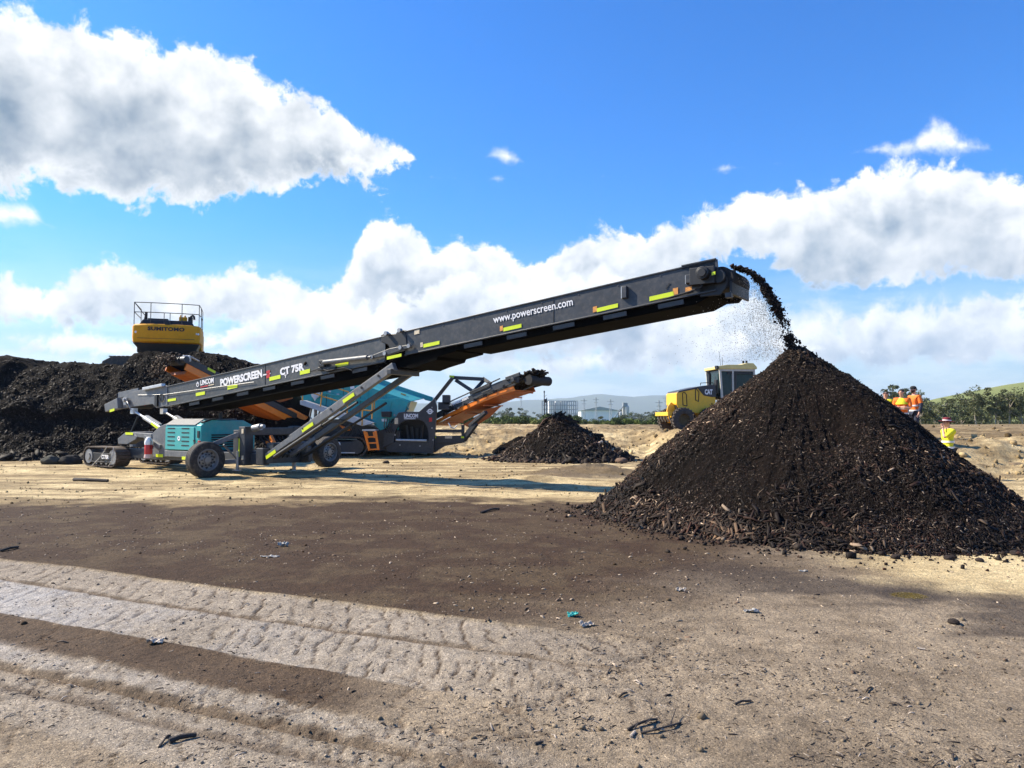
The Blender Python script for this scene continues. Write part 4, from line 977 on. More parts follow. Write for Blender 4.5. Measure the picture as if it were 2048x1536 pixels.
# crawler tracks
for y0 in (32.6, 35.6):
    mb = MB(); z0 = .06; s0, s1, r = -10.6, -6.35, .42
    path = [(s0+r+math.cos(math.pi*.5+math.pi*i/9)*r, z0+r+math.sin(math.pi*.5+math.pi*i/9)*r) for i in range(10)] + [(s1-r+math.cos(-math.pi*.5+math.pi*i/9)*r, z0+r+math.sin(-math.pi*.5+math.pi*i/9)*r) for i in range(10)]
    pts = [Vector((a, y0, b)) for a, b in path]; full = []
    for a, b in zip(pts, pts[1:]+pts[:1]):
        n_ = max(1, int((b-a).length/.16)); full += [a.lerp(b, k/n_) for k in range(n_)]
    for a, b in zip(full, full[1:]+full[:1]):
        d = (b-a).normalized(); nn = Vector((d.z, 0, -d.x)); c = (a+b)/2; mb.bar(c-d*.07, c+d*.07, .5, .05, nn); mb.bar(c+nn*-.04, c+d*.02+nn*-.04, .48, .04, nn)
    tr = mb.build('crawler_track', M_shoe, scr)
    mb = MB(); mb.box(((s0+s1)/2, y0, z0+.42), (s1-s0-.7, .42, .46)); mb.build('track_frame', M_dark, tr, bevel=.03)
    mb = MB(); mb.bar((s0+1.5, y0-.23, z0+.17), (s1-.5, y0-.23, z0+.17), .03, .05); mb.build('wear_bar', M_galv, tr)
    mb = MB()
    for k in (s0+r, s1-r): mb.cyl((k, y0-.24, z0+r), (k, y0+.24, z0+r), .30, n=18)
    mb.build_each('sprocket', M_dark, tr, smooth=True)
    if y0 < 33: lettering('lettering', '1800', M_white, tr, pix(657, 893, y0-.22), (1, 0, 0), (0, 0, 1), .52, .20, .05, lift=.01)
poly('chassis', [(500, 858), (600, 850), (690, 842), (762, 858), (800, 862), (800, 899), (775, 903), (742, 896), (735, 878), (560, 876), (500, 870)], 33.0, 2.6, M_dark)
lettering('lettering', 'QUIP', M_cream, scr, pix(675, 867, 32.99), (1, 0, 0), (0, 0, 1), .33, .10, .03, lift=.01)
# screen box
box_lo = poly('screen_box', [(594, 772), (640, 742), (822, 802), (812, 826), (745, 846), (604, 801)], YS, 2.3, M_teal)
mb = MB()
for k, (x0, y0, x1, y1) in enumerate(((640, 742, 822, 802),)):
    a, b = pix(x0, y0, YS-.01), pix(x1, y1, YS-.01); c, d = pix(x1+26, y1-6, YS+.65), pix(x0+30, y0-10, YS+.65)
    mb.add([a, b, c, d, a+Vector((0, 0, -.03)), b+Vector((0, 0, -.03)), c+Vector((0, 0, -.03)), d+Vector((0, 0, -.03))], [(0, 1, 2, 3), (7, 6, 5, 4), (0, 4, 5, 1), (1, 5, 6, 2), (2, 6, 7, 3), (3, 7, 4, 0)])
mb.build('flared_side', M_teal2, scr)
poly('upper_box', [(668, 735), (700, 733), (735, 747), (792, 770), (864, 794), (871, 805), (850, 800), (846, 796)], YS+.64, 1.2, M_teal)
mb = MB()
for x in (628, 665, 700, 735, 770, 800):
    yt = 742+(x-640)*.33+3; yb = 801+(x-604)*.319-4
    mb.bar(pix(x, yt, YS-.03), pix(x-4, yb, YS-.03), .07, .05, (0, 1, 0))
mb.bar(pix(612, 779, YS-.03), pix(818, 818, YS-.03), .09, .06, (0, 1, 0))
mb.build('stiffeners', M_teal, box_lo, bevel=.01)
mb = MB(); p = pix(632, 788, YS-.1); mb.cyl(p, p+Vector((0, -.12, 0)), .20, n=20); p = pix(630, 789, YS-.2); mb.prism([p+Vector((-.12, 0, .16)), p+Vector((.10, 0, .2)), p+Vector((.14, 0, -.1)), p+Vector((0, 0, -.3)), p+Vector((-.1, 0, -.1))], (0, -.06, 0)); mb.build('eccentric_cover', M_galv, scr, bevel=.02)
poly('placard', [(700, 772), (708, 770), (709, 777), (701, 779)], YS-.08, .03, M_white, bevel=0); poly('placard', [(802, 786), (812, 789), (811, 792), (801, 790)], YS+.3, .03, M_stick, bevel=0)
hop = poly('fines_hopper', [(746, 800), (800, 796), (818, 804), (808, 826), (784, 838), (771, 857), (760, 861), (745, 846)], YS-.25, 1.6, M_teal)
mb = MB()
for pts in (((765, 805), (760, 822), (766, 830)), ((783, 803), (778, 822), (784, 836)), ((757, 838), (772, 836))):
    for a, b in zip(pts, pts[1:]): mb.bar(pix(*a, YS-.28), pix(*b, YS-.28), .06, .04, (0, 1, 0))
mb.build('stiffeners', M_teal, hop, bevel=.008)
poly('control_box', [(762, 823), (782, 823), (781, 834), (763, 834)], YS-.6, .3, M_black); poly('placard', [(763, 838), (773, 837), (773, 843), (764, 843)], YS-.30, .03, M_white, bevel=0)
# walkway and railing
poly('walkway', [(600, 801), (605, 800), (748, 846), (724, 852), (600, 809)], YS-.85, .75, M_galv, bevel=.01)
mb = MB(); YR = YS-.87
for pts in (((606, 770), (605, 801)), ((646, 766), (641, 813)), ((697, 783), (694, 829)), ((643, 766), (697, 784)), ((607, 779), (646, 793), (694, 808)), ((725, 819), (724, 851)), ((745, 801), (744, 838)), ((726, 820), (745, 822)), ((749, 801), (748, 820)), ((606, 770), (646, 767))):
    for a, b in zip(pts, pts[1:]): mb.cyl(pix(*a, YR), pix(*b, YR), .028, n=8)
mb.build('guard_rail', M_grail, scr, smooth=True)
mb = MB(); mb.cyl(pix(631, 810, YS), pix(631, 838, YS), .07); mb.tube([pix(622, 818, YS-.3), pix(619, 832, YS-.3), pix(626, 842, YS-.3)], .03); mb.tube([pix(640, 822, YS-.3), pix(633, 838, YS-.3), pix(628, 842, YS-.3)], .04); mb.build('hydraulic_lines', M_steel, scr, smooth=True)
poly('side_chute', [(570, 818), (580, 816), (615, 834), (612, 839), (606, 841), (572, 823)], 32.9, .5, M_orange)
poly('side_chute', [(677, 850), (700, 857), (700, 861), (690, 862)], 32.7, .4, M_orange)
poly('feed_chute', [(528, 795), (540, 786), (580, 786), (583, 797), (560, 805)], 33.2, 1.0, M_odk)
poly('engine_bay', [(486, 838), (505, 833), (545, 845), (545, 858), (486, 856)], 33.3, 1.6, M_teal); poly('cross_beam', [(540, 812), (602, 809), (603, 818), (585, 822), (545, 822)], 33.5, .4, M_teal)
poly('feed_frame', [(440, 800), (560, 770), (600, 775), (600, 850), (500, 855)], 35.2, .8, M_dark)
# access ladder
mb = MB(); YL = 31.95
for a, b in (((729, 862), (739, 901)), ((751, 862), (757, 900))): mb.bar(pix(*a, YL), pix(*b, YL), .06, .10)
for k in (.30, .62, .95): mb.bar(pix(729+10*k, 862+39*k, YL), pix(751+6*k, 862+38*k, YL), .12, .06, (0, 0, 1))
for a, b in (((733, 864), (737, 876)), ((747, 864), (749, 876))): mb.bar(pix(*a, YL-.02), pix(*b, YL-.02), .05, .06)
lad = mb.build('ladder', M_orange, scr, bevel=.01)
MB().prism([pix(724, 859, YL), pix(751, 859, YL), pix(751, 862, YL), pix(724, 862, YL)], (0, .8, 0)).build('step_plate', M_galv, lad, bevel=.008)
# arch frame at the tail end
outer = [(765, 897), (768, 866), (785, 845), (797, 825), (810, 823.5), (838, 823.5), (852, 811), (869, 797), (873, 814), (871, 850), (866, 906)]
inner = [(788, 884), (788, 872), (792, 858), (800, 847), (809, 842), (827, 838), (840, 840), (848, 844), (855, 856), (857, 870), (857, 884)]
mb = MB(); n = len(outer)
vs = [pix(x, y, 32.7) for x, y in outer] + [pix(x, y, 32.7) for x, y in inner]; vs += [v+Vector((0, .35, 0)) for v in vs]
fs = []
for i in range(n-1): fs += [(i, n+i, n+i+1, i+1), (2*n+i, 2*n+i+1, 3*n+i+1, 3*n+i), (i, i+1, 2*n+i+1, 2*n+i), (n+i, 3*n+i, 3*n+i+1, n+i+1)]
fs += [(0, 2*n, 3*n, n), (n-1, 2*n-1, 4*n-1, 3*n-1)]
arch = mb.add(vs, fs).build('arch_frame', M_dark, scr, bevel=.012)
lettering('lettering', 'LINCOM', M_white, arch, pix(808, 835.5, 32.69), (1, 0, 0), (0, 0, 1), .62, .18, .04)
MB().bar(pix(808, 837.5, 32.69), pix(831, 837.5, 32.69), .01, .03).build('underline', M_white, arch)
p = pix(860, 823, 32.69); mb = MB(); mb.lathe([(.12, 0), (.12, -.012), (.06, -.012), (.06, 0)], p, (0, 1, 0), 20); mb.box(p+Vector((0, -.006, 0)), (.30, .012, .05)); mb.build('emblem', M_white, arch)
poly('placard', [(789, 836), (796, 836), (796, 848), (789, 848)], 32.68, .02, M_cream, arch, bevel=0); poly('placard', [(858, 836), (864, 835), (864, 843), (858, 844)], 32.68, .02, M_red, arch, bevel=0)
poly('lower_frame', [(770, 884), (860, 883), (868, 884), (866, 907), (775, 904)], 32.75, 2.2, M_dark)
mb = MB(); mb.cyl(pix(792, 880, 32.7), pix(853, 881, 32.7), .05, n=10); mb.build('ram', M_galv, scr, smooth=True)
poly('engine_core', [(785, 845), (800, 838), (858, 838), (862, 886), (785, 886)], 33.8, 1.0, M_black); mb = MB()
for i in range(4): mb.cyl(pix(812+i*11, 850+3*(i % 3), 33.5), pix(818+i*8, 880, 33.5), .06)
mb.build('engine_pipes', M_dark, scr, smooth=True)
# tail conveyor : runs towards the camera as it climbs to the right
P0 = pix(868, 850, 34.2); TA = Vector((.8, -.6, 0)); TN = Vector((.6, .8, 0))
def TP(px, py, off=0.0): q = on_plane(px, py, P0+TN*off, TN); return q
WC = 1.55
sk = MB().prism([TP(*p) for p in ((873, 840), (933, 808), (998, 782), (1026, 771.5), (1030, 781), (998, 791), (946, 812), (897, 834), (867, 851))], TN*.05).build('conveyor_skirt', M_orange, scr, bevel=.01)
MB().prism([TP(*p)+TN*(WC-.05) for p in ((873, 840), (933, 808), (998, 782), (1026, 771.5), (1030, 781), (998, 791), (946, 812), (897, 834), (867, 851))], TN*.05).build('conveyor_skirt', M_orange, scr, bevel=.01)
a, b, c, d = TP(867, 851.5)+TN*.06, TP(946, 812.5)+TN*.06, TP(998, 791.5)+TN*.06, TP(1029, 781)+TN*.06
mb = MB()
for p, q in ((a, b), (b, c), (c, d)):
    w = TN*(WC-.12); th = Vector((0, 0, .03)); mb.add([p, q, q+w, p+w, p+th, q+th, q+w+th, p+w+th], [(0, 3, 2, 1), (4, 5, 6, 7), (0, 1, 5, 4), (1, 2, 6, 5), (2, 3, 7, 6), (3, 0, 4, 7)])
for k in (.12, .4, .62, .85, .98): p = a.lerp(d, k)-Vector((0, 0, .035-.10*math.sin(k*3)*0)); mb.bar(p, p+TN*(WC-.12), .04, .05)
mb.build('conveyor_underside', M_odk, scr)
fr = MB().prism([TP(*p, -.03) for p in ((868, 828), (908, 807), (981, 770), (1032, 749), (1040, 756), (1030, 770), (998, 781), (933, 806.5), (873, 838))], TN*.06)
fr.prism([TP(*p, -.03)+TN*(WC+.0) for p in ((868, 828), (908, 807), (981, 770), (1032, 749), (1056, 750), (1058, 764), (998, 781), (933, 806.5), (873, 838))], TN*.06)
fr = fr.build('conveyor_frame', M_dark, scr, bevel=.012)
mb = MB(); mb.bar(TP(890, 808, -.06), TP(1000, 757, -.06), .05, .05); mb.bar(TP(940, 788, -.06), TP(980, 770.5, -.06), .04, .10); mb.bar(TP(963, 786, -.06), TP(982, 778, -.06), .02, .04); mb.build('frame_rails', M_black, fr, bevel=.008)
A, B_ = TP(903, 812.5, -.035), TP(937, 797.5, -.035); lettering('lettering', 'POWERSCREEN', M_white, fr, A, B_-A, (0, 0, 1), (B_-A).length, .13, .04)
mb = MB(); mb.bar(TP(1012, 758, -.05), TP(1040, 748, -.05), .10, .16); p = TP(1030, 760, -.06); mb.box(p, (.35, .12, .25)); mb.cyl(p, p-TN*.2, .10); mb.build('head_bearing', M_dark, fr, bevel=.015)
hd = TP(1056, 760, 0); mb = MB(); mb.cyl(hd+TN*.02, hd+TN*(WC-.02), .20, n=24); mb.build('head_drum', M_rubber, fr, smooth=True)
mb = MB(); u0, u1 = TP(885, 832, .05), TP(1060, 752, .05); mb.add([u0, u1, u1+TN*(WC-.1), u0+TN*(WC-.1), u0+Vector((0, 0, -.03)), u1+Vector((0, 0, -.03)), u1+TN*(WC-.1)+Vector((0, 0, -.03)), u0+TN*(WC-.1)+Vector((0, 0, -.03))], [(0, 1, 2, 3), (7, 6, 5, 4), (0, 4, 5, 1), (1, 5, 6, 2), (2, 6, 7, 3), (3, 7, 4, 0)]); mb.build('belt', M_rubber, scr)
r_ = np.random.default_rng(9); n = 1100; k_ = r_.uniform(.35, 1.02, n); w_ = np.clip(r_.normal(.62, .26, n), .08, 1.17)
Pm = np.array(u0)[None]+np.array(u1-u0)[None]*k_[:, None]+np.array(TN)[None]*w_[:, None]; Pm[:, 2] += r_.uniform(0, .26, n)*sst(.3, .9, k_) - np.array(scr.location)[2]; Pm[:, 0] -= scr.location.x; Pm[:, 1] -= scr.location.y
Vc, Fc = chips_arrays(Pm, r_.normal(0, .6, (n, 3))+np.array([0, 0, 1.]), r_.uniform(.12, .38, n), r_.uniform(.06, .14, n), r_.uniform(.04, .09, n), 10, .5)
o = raw_mesh('load', Vc, Fc, chip_mat, scr, col=chip_colours(n, 12, .01)*.7); o['kind'] = 'stuff'
# small fittings : idler boxes, hoses, guards, bolts
mb = MB()
for k in range(7): p = TP(892+k*19.5, 826-k*8.8, -.06); mb.box(p, (.16, .08, .12))
mb.build_each('idler_bracket', M_black, fr, bevel=.01)
mb = MB(); mb.tube([TP(884, 828, -.08), TP(920, 814, -.10), TP(965, 790, -.08), TP(1000, 777, -.09), TP(1026, 766, -.08)], .022, 6); mb.build('hydraulic_lines', M_rubber, fr, smooth=True)
for x, y in ((789, 830), (790, 870), (864, 856), (866, 880), (864, 815), (800, 890), (840, 892)): MB().cyl(pix(x, y, 32.7), pix(x, y, 32.67), .035, n=8).build('bolt', M_steel, arch)
poly('side_guard', [(640, 862), (676, 862), (676, 874), (640, 874)], 32.9, .1, M_black); poly('tool_box', [(712, 868), (728, 868), (730, 892), (716, 892)], 32.8, .5, M_black)
mb = MB()
for k in range(5): mb.tube([pix(690+k*9, 851+k*2.6, 32.5), pix(694+k*9, 862+k*2, 32.45), pix(688+k*8, 872, 32.5)], .022, 6)
for k in range(4): mb.tube([pix(770+k*5, 838, 32.6), pix(768+k*4, 852, 32.5), pix(774+k*5, 866, 32.6)], .022, 6)
mb.build('hydraulic_lines', M_rubber, scr, smooth=True)
mb = MB()
for x0, y0, x1, y1 in ((655, 757, 652, 812), (688, 768, 684, 822), (722, 780, 718, 834)): mb.bar(pix(x0, y0, YS-.012), pix(x1, y1, YS-.012), .02, .015, (0, 1, 0))
mb.build('panel_seams', M_black, box_lo)
for x, y in ((660, 783), (676, 789), (708, 800), (792, 812), (803, 808)): MB().box(pix(x, y, YS-.03), (.12, .05, .08)).build('latch', M_galv, box_lo, bevel=.01)
# folding arm over the tail conveyor
Yf = 33.6
mb = MB()
for a, b, w in (((870, 800), (905, 756), .16), ((903, 755), (968, 758.5), .15), ((970, 758), (949, 781), .16), ((966, 757), (982, 768), .12), ((911, 760), (952, 787), .07)): mb.bar(pix(*a, Yf), pix(*b, Yf-.3), .16, w, (0, 1, 0))
mb.build('folding_arm', M_dark, scr, bevel=.012)
mb = MB(); mb.bar(pix(899, 753, Yf-.12), pix(908, 753.5, Yf-.12), .17, .10); mb.build('reflector_strip', M_yel, scr)
mb = MB(); mb.box(pix(893, 800, Yf), (.35, .4, .45)); mb.box(pix(888, 812, Yf), (.5, .4, .35)); mb.build('valve_box', M_dark, scr, bevel=.02)
# support under the tail conveyor
mb = MB(); Yt = 33.3
mb.bar(pix(866, 862, Yt), pix(928, 862, Yt), .25, .14); mb.bar(pix(866, 879, Yt), pix(929, 878, Yt), .30, .32); mb.prism([pix(x, y, Yt-.1) for x, y in ((864, 885), (928, 882), (924, 886), (890, 892), (866, 906))], (0, .5, 0)); mb.bar(pix(927, 880, Yt), pix(952, 846, Yt-.4), .20, .22); mb.bar(pix(940, 852, Yt-.2), pix(972, 824, Yt-.9), .2, .14); mb.bar(pix(926, 850, Yt), pix(926, 880, Yt), .14, .14)
mb.build('tail_support', M_dark, scr, bevel=.015)
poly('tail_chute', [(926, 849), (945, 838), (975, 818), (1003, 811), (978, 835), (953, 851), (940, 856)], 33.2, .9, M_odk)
for x0, x1 in ((865, 872), (922, 928)): mb = MB(); mb.bar(pix(x0, 874.5, Yt-.16), pix(x1, 874.5, Yt-.16), .01, .08); mb.build('reflector_strip', M_yel, scr)
MB().bar(pix(890, 874.5, Yt-.16), pix(904, 874.5, Yt-.16), .01, .11).build('placard', M_cream, scr)
mb = MB(); mb.tube([pix(897, 846, 33.2), pix(902, 855, 33.1), pix(908, 857, 33.1), pix(914, 851, 33.1)], .03); mb.build('hydraulic_lines', M_galv, scr, smooth=True)
# product conveyor : from under the screen towards the stacker's hopper
B0, B1 = Vector((-9.94, 33.5, 1.40)), Vector((-12.95, 28.4, 3.68))
LA = (B1-B0).normalized(); LS = Vector((-LA.y, LA.x, 0)).normalized()*-1.0; LS = Vector((.86, -.51, 0)); LU = LS.cross(LA); LU = LU if LU.z > 0 else -LU
mb = MB()
for s in (-1, 1): mb.bar(B0+LS*.58*s+LU*.02, B1+LS*.58*s+LU*.02, .06, .26, LU)
mb.build('conveyor_skirt', M_orange, scr, bevel=.01)
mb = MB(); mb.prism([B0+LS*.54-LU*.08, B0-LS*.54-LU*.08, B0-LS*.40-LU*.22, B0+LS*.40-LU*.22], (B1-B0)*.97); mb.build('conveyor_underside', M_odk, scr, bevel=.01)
mb = MB()
for s in (-1, 1): mb.bar(B0+LS*.60*s+LU*.27, B1+LA*.25+LS*.60*s+LU*.27, .07, .24, LU)
mb.build('conveyor_frame', M_dark, scr, bevel=.01)
mb = MB(); mb.bar(B0+LU*.26, B1+LA*.2+LU*.26, 1.08, .03, LU); mb.build('belt', M_rubber, scr)
mb = MB(); mb.cyl(B1+LA*.22+LS*.56+LU*.16, B1+LA*.22-LS*.56+LU*.16, .17, n=20); mb.cyl(B1+LA*.22+LS*.85+LU*.2, B1+LA*.22+LS*.6+LU*.2, .13, n=16); mb.build('head_drum', M_dark, scr, smooth=True)
mb = MB(); p = B1+LA*.1+LS*.66+LU*.30; mb.box(p, (.22, .3, .22)); mb.bar(p+LU*.12, p+LU*.12-LA*.5, .16, .05, LU); mb.build('motor_cover', M_galv, scr, bevel=.03)
mb = MB(); mb.bar(B0.lerp(B1, .80)+LS*.64+LU*.34, B0.lerp(B1, .86)+LS*.64+LU*.34, .02, .09, LU); mb.build('reflector_strip', M_yel, scr)
r_ = np.random.default_rng(15); n = 500; k_ = r_.uniform(.2, 1.04, n); w_ = np.clip(r_.normal(0, .22, n), -.5, .5)
Pm = np.array(B0+LU*.30)[None]+np.array(B1+LA*.2-B0)[None]*k_[:, None]+np.array(LS)[None]*w_[:, None]+np.array(LU)[None]*r_.uniform(0, .12, (n, 1))-np.array(scr.location)[None]
Vc, Fc = chips_arrays(Pm, np.tile(np.array(LU)[None], (n, 1)), r_.uniform(.08, .22, n), r_.uniform(.05, .10, n), r_.uniform(.03, .06, n), 16, .5)
o = raw_mesh('load', Vc, Fc, chip_mat, scr, col=chip_colours(n, 17, .01)); o['kind'] = 'stuff'
# mulch dropping from it into the hopper of the stacker
r_ = np.random.default_rng(19); n = 1500; t = r_.uniform(0, .42, n); Pm = np.array(B1+LA*.35+LU*.25)[None]+np.array(Vector((LA.x, LA.y, 0)).normalized()*1.5)[None]*t[:, None]+np.array(LS)[None]*r_.normal(0, .22, (n, 1))+r_.normal(0, .05, (n, 3)); Pm[:, 2] += .3*t-4.9*t*t
Vc, Fc = chips_arrays(Pm, r_.normal(0, 1, (n, 3)), r_.uniform(.03, .09, n), r_.uniform(.02, .05, n), r_.uniform(.02, .03, n), 20, 1.0)
o = raw_mesh('falling_mulch', Vc, Fc, chip_mat, None, col=chip_colours(n, 21, .12)); tag(o, 'mulch dropping from the orange screen conveyor into the stacker hopper', 'mulch', kind='stuff')

# ------------------------------------------------------------------ excavator on the bank
M_cat = pmat('machine_yellow', (.70, .31, .006), .5, dust=.06, dustcol=(.25, .18, .10), var=.08, spec=.25)
M_cat2 = pmat('grader_yellow', (.80, .44, .012), .40, dust=.12, dustcol=(.40, .30, .16), var=.08, coat=.15)
EXY = 36.6
ep = pix(338, 700, EXY); EZ = 4.62
exc = thing('excavator', 'yellow excavator with handrails seen from the rear on top of the mulch bank', 'excavator', (ep.x, EXY, EZ), R(20))
ME = root_matrix(exc)
def em(): return MB(ME)
mb = em()     # counterweight, plan rounded at the corners
def cw(z0, z1, w, yb, r): return [(-w, yb+r*1.2), (-w+.08, yb+r*.45), (-w+r*.8, yb+.04), (-w*.4, yb-.07), (w*.4, yb-.07), (w-r*.8, yb+.04), (w-.08, yb+r*.45), (w, yb+r*1.2)]
levels = [(.70, 1.44, .10), (.76, 1.52, .02), (.98, 1.545, 0), (1.52, 1.54, 0), (1.60, 1.46, .06)]
vs = []; m = 8
for z, w, din in levels:
    pts = cw(0, 0, w, -1.55+din, .55); vs += [Vector((x, y, z)) for x, y in pts] + [Vector((w, .6, z)), Vector((-w, .6, z))]
m = 10; fs = [tuple(range(m-1, -1, -1)), tuple(range((len(levels)-1)*m, len(levels)*m))]
for j in range(len(levels)-1): fs += [(j*m+i, j*m+(i+1) % m, (j+1)*m+(i+1) % m, (j+1)*m+i) for i in range(m)]
cwt = mb.add(vs, fs).build('counterweight', M_cat, exc, bevel=.03, smooth=True)
mb = em(); mb.box((0, -1.60, .90), (2.5, .04, .015)); mb.build('seam', M_black, cwt)
lettering('lettering', 'SUMITOMO', M_black, cwt, ME @ Vector((-.80, -1.622, 1.27)), ME.to_3x3() @ Vector((1, 0, 0)), (0, 0, 1), 1.60, .185, .05, lift=.008, space=1.1)
for x in (-1.33, 1.28): mb = em(); mb.cyl((x, -1.40, 1.20), (x, -1.34, 1.20), .055, n=14); mb.cyl((x+.12, -1.42, 1.19), (x+.12, -1.36, 1.19), .05, n=14); mb.build('tie_eye', M_white if x < 2 else M_black, cwt, smooth=True)
mb = em(); mb.prism([(-1.46, -1.36, .70), (1.46, -1.36, .70), (1.30, -1.3, .34), (1.05, -1.2, .16), (-1.0, -1.2, .16)], (0, 1.2, 0)); mb.box((0, .6, .45), (2.7, 2.6, .30)); mb.box((.0, .3, .15), (1.5, 1.5, .35)); mb.build('turntable', M_black, exc, bevel=.03)
mb = em(); mb.prism([(-1.20, -1.30, 1.60), (1.20, -1.30, 1.60), (1.08, -1.25, 1.83), (-1.06, -1.25, 1.83)], (0, 1.7, 0)); mb.build('engine_hood', M_black, exc, bevel=.03)
mb = em(); mb.box((1.0, 1.0, .98), (1.0, 1.9, .9)); mb.box((-1.0, 1.2, .98), (1.0, 1.4, .9)); mb.build('side_body', M_cat, exc, bevel=.04)
mb = em(); mb.box((0.04, -1.50, 1.60), (.22, .16, .24)); mb.build('rear_camera', M_black, exc, bevel=.02)
mb = em(); mb.box((.66, -.6, 1.95), (.36, .3, .26)); mb.cyl((.55, -.7, 2.05), (.55, -.7, 2.18), .03); mb.cyl((.75, -.7, 2.05), (.75, -.7, 2.16), .04); mb.build('lifting_bracket', M_cat, exc, bevel=.02)
mb = em(); mb.cyl((.98, -.5, 1.8), (.98, -.5, 2.12), .11, n=16); mb.tube([(.98, -.5, 2.1), (1.04, -.5, 2.2), (1.14, -.5, 2.18), (1.16, -.5, 2.0)], .05); mb.build('exhaust', M_black, exc, smooth=True)
mb = em(); mb.box((-.45, -.5, 1.92), (.9, .5, .08)); mb.cyl((-1.06, -.2, 1.8), (-1.02, -.3, 2.2), .10, .06); mb.box((-1.02, -.3, 2.22), (.12, .1, .2)); mb.build('hood_fittings', M_black, exc, bevel=.015)
mb = em(); tb, tm = 2.62, 2.16
corner = [(-1.42, 1.2), (-1.42, -1.32), (-.7, -1.42), (.66, -1.42), (1.42, -1.28), (1.46, -.2), (1.46, 1.2)]
for (x0, y0), (x1, y1) in zip(corner, corner[1:]):
    for z in (tb, tm): mb.cyl((x0, y0, z), (x1, y1, z), .019, n=6)
for x, y in corner: mb.cyl((x, y, 1.55), (x, y, tb), .019, n=6)
for x in (-.12, .14): mb.cyl((x, -1.42, 1.55), (x, -1.42, tm), .017, n=6)
mb.tube([(-1.42, -1.32, tb), (-1.10, .2, tm), (-1.05, .6, 1.8)], .019, 6); mb.tube([(1.46, -.2, tb), (1.46, .2, .9)], .019, 6); mb.build('handrail', M_dark, exc, smooth=True)
# undercarriage, turned across
trm = Matrix.Translation(ME @ Vector((0, 0, 0))) @ Matrix.Rotation(R(4), 4, 'Z')
for y0 in (-.95, 1.5):
    mb = MB(trm); mb.prism([(-2.2, y0-.3, -.72), (2.6, y0-.3, -.72), (3.1, y0-.3, -.40), (3.0, y0-.3, -.12), (2.6, y0-.3, .06), (-2.2, y0-.3, .06), (-2.6, y0-.3, -.15), (-2.7, y0-.3, -.42)], (0, .6, 0)); tr = mb.build('crawler_track', M_shoe, exc, bevel=.03)
    mb = MB(trm)
    for k in range(26): mb.box((-2.25+k*.20, y0, .075), (.12, .62, .05))
    mb.build('track_shoes', M_shoe, tr)
mb = em(); mb.bar((.1, 1.6, 1.0), (.1, 4.6, 1.3), .5, .6); mb.bar((.1, 4.6, 1.3), (.1, 6.6, -.6), .4, .5); mb.build('boom', M_cat, exc, bevel=.03)

# ------------------------------------------------------------------ motor grader behind the big cone
GXY = pix(1367, 866, 40.0); GZ0 = float(gz(GXY.x, 40.9))
gra = thing('motor_grader', 'yellow motor grader with ripper and black exhaust half hidden behind the big cone', 'grader', (GXY.x, 41.2, GZ0), R(7))
MG = root_matrix(gra)
def gmb(): return MB(MG)
def GP(px, py, l=-1.15):          # photograph point on the grader's near side, in its own frame
    n_ = MG.to_3x3() @ Vector((0, 1, 0)); q = on_plane(px, py, MG @ Vector((0, l, 0)), n_); q = MG.inverted() @ q; q.y = l; return q
def gpoly(name, pts, l, depth, mat, bevel=.02, parent=gra): return gmb().prism([GP(x, y, l) for x, y in pts], (0, depth, 0)).build(name, mat, parent, bevel=bevel)
hood = gpoly('engine_cover', [(1353, 787), (1356, 784), (1394, 776), (1431, 770), (1431, 806), (1412, 826), (1394, 827), (1356, 815), (1353, 808)], -.85, 1.7, M_cat2)
gpoly('hood_top', [(1355, 785.5), (1357, 782), (1400, 772.5), (1431, 768.5), (1433, 794), (1424, 794), (1408, 791), (1396, 777)], -.88, 1.76, M_dark)
a, b = MG @ GP(1409.5, 789, -.885), MG @ GP(1425, 789, -.885); lettering('lettering', 'CAT', M_white, hood, a, b-a, (0, 0, 1), (b-a).length, .29, .05, lift=.01)
for pts in ([(1365, 786), (1369, 784.5), (1373, 789), (1374, 812), (1366, 810)], [(1391, 779), (1393, 778), (1398, 784), (1397, 803), (1391, 800)]):
    gmb().tube([GP(x, y, -.86) for x, y in pts+pts[:1]], .022, 6).build('vent_door_frame', M_black, hood)
gpoly('rear_grille', [(1352.5, 788), (1354, 788), (1354, 812), (1352.5, 812)], -.7, 1.4, M_black)
gpoly('counter_bumper', [(1353, 809), (1364, 808), (1362, 820), (1354, 818)], -.8, 1.6, M_black)
gmb().tube([GP(1401, 771, -.5), GP(1401, 766, -.5), GP(1425, 765, -.5), GP(1427, 769, -.5)], .02, 6).build('hood_rail', M_black, gra)
mb = gmb(); mb.cyl(GP(1419, 771, 0), GP(1419, 748, 0), .095, n=14); mb.cyl(GP(1419, 749, 0), GP(1416.5, 743, 0), .09, .07, n=14); mb.build('exhaust', M_black, gra, smooth=True)
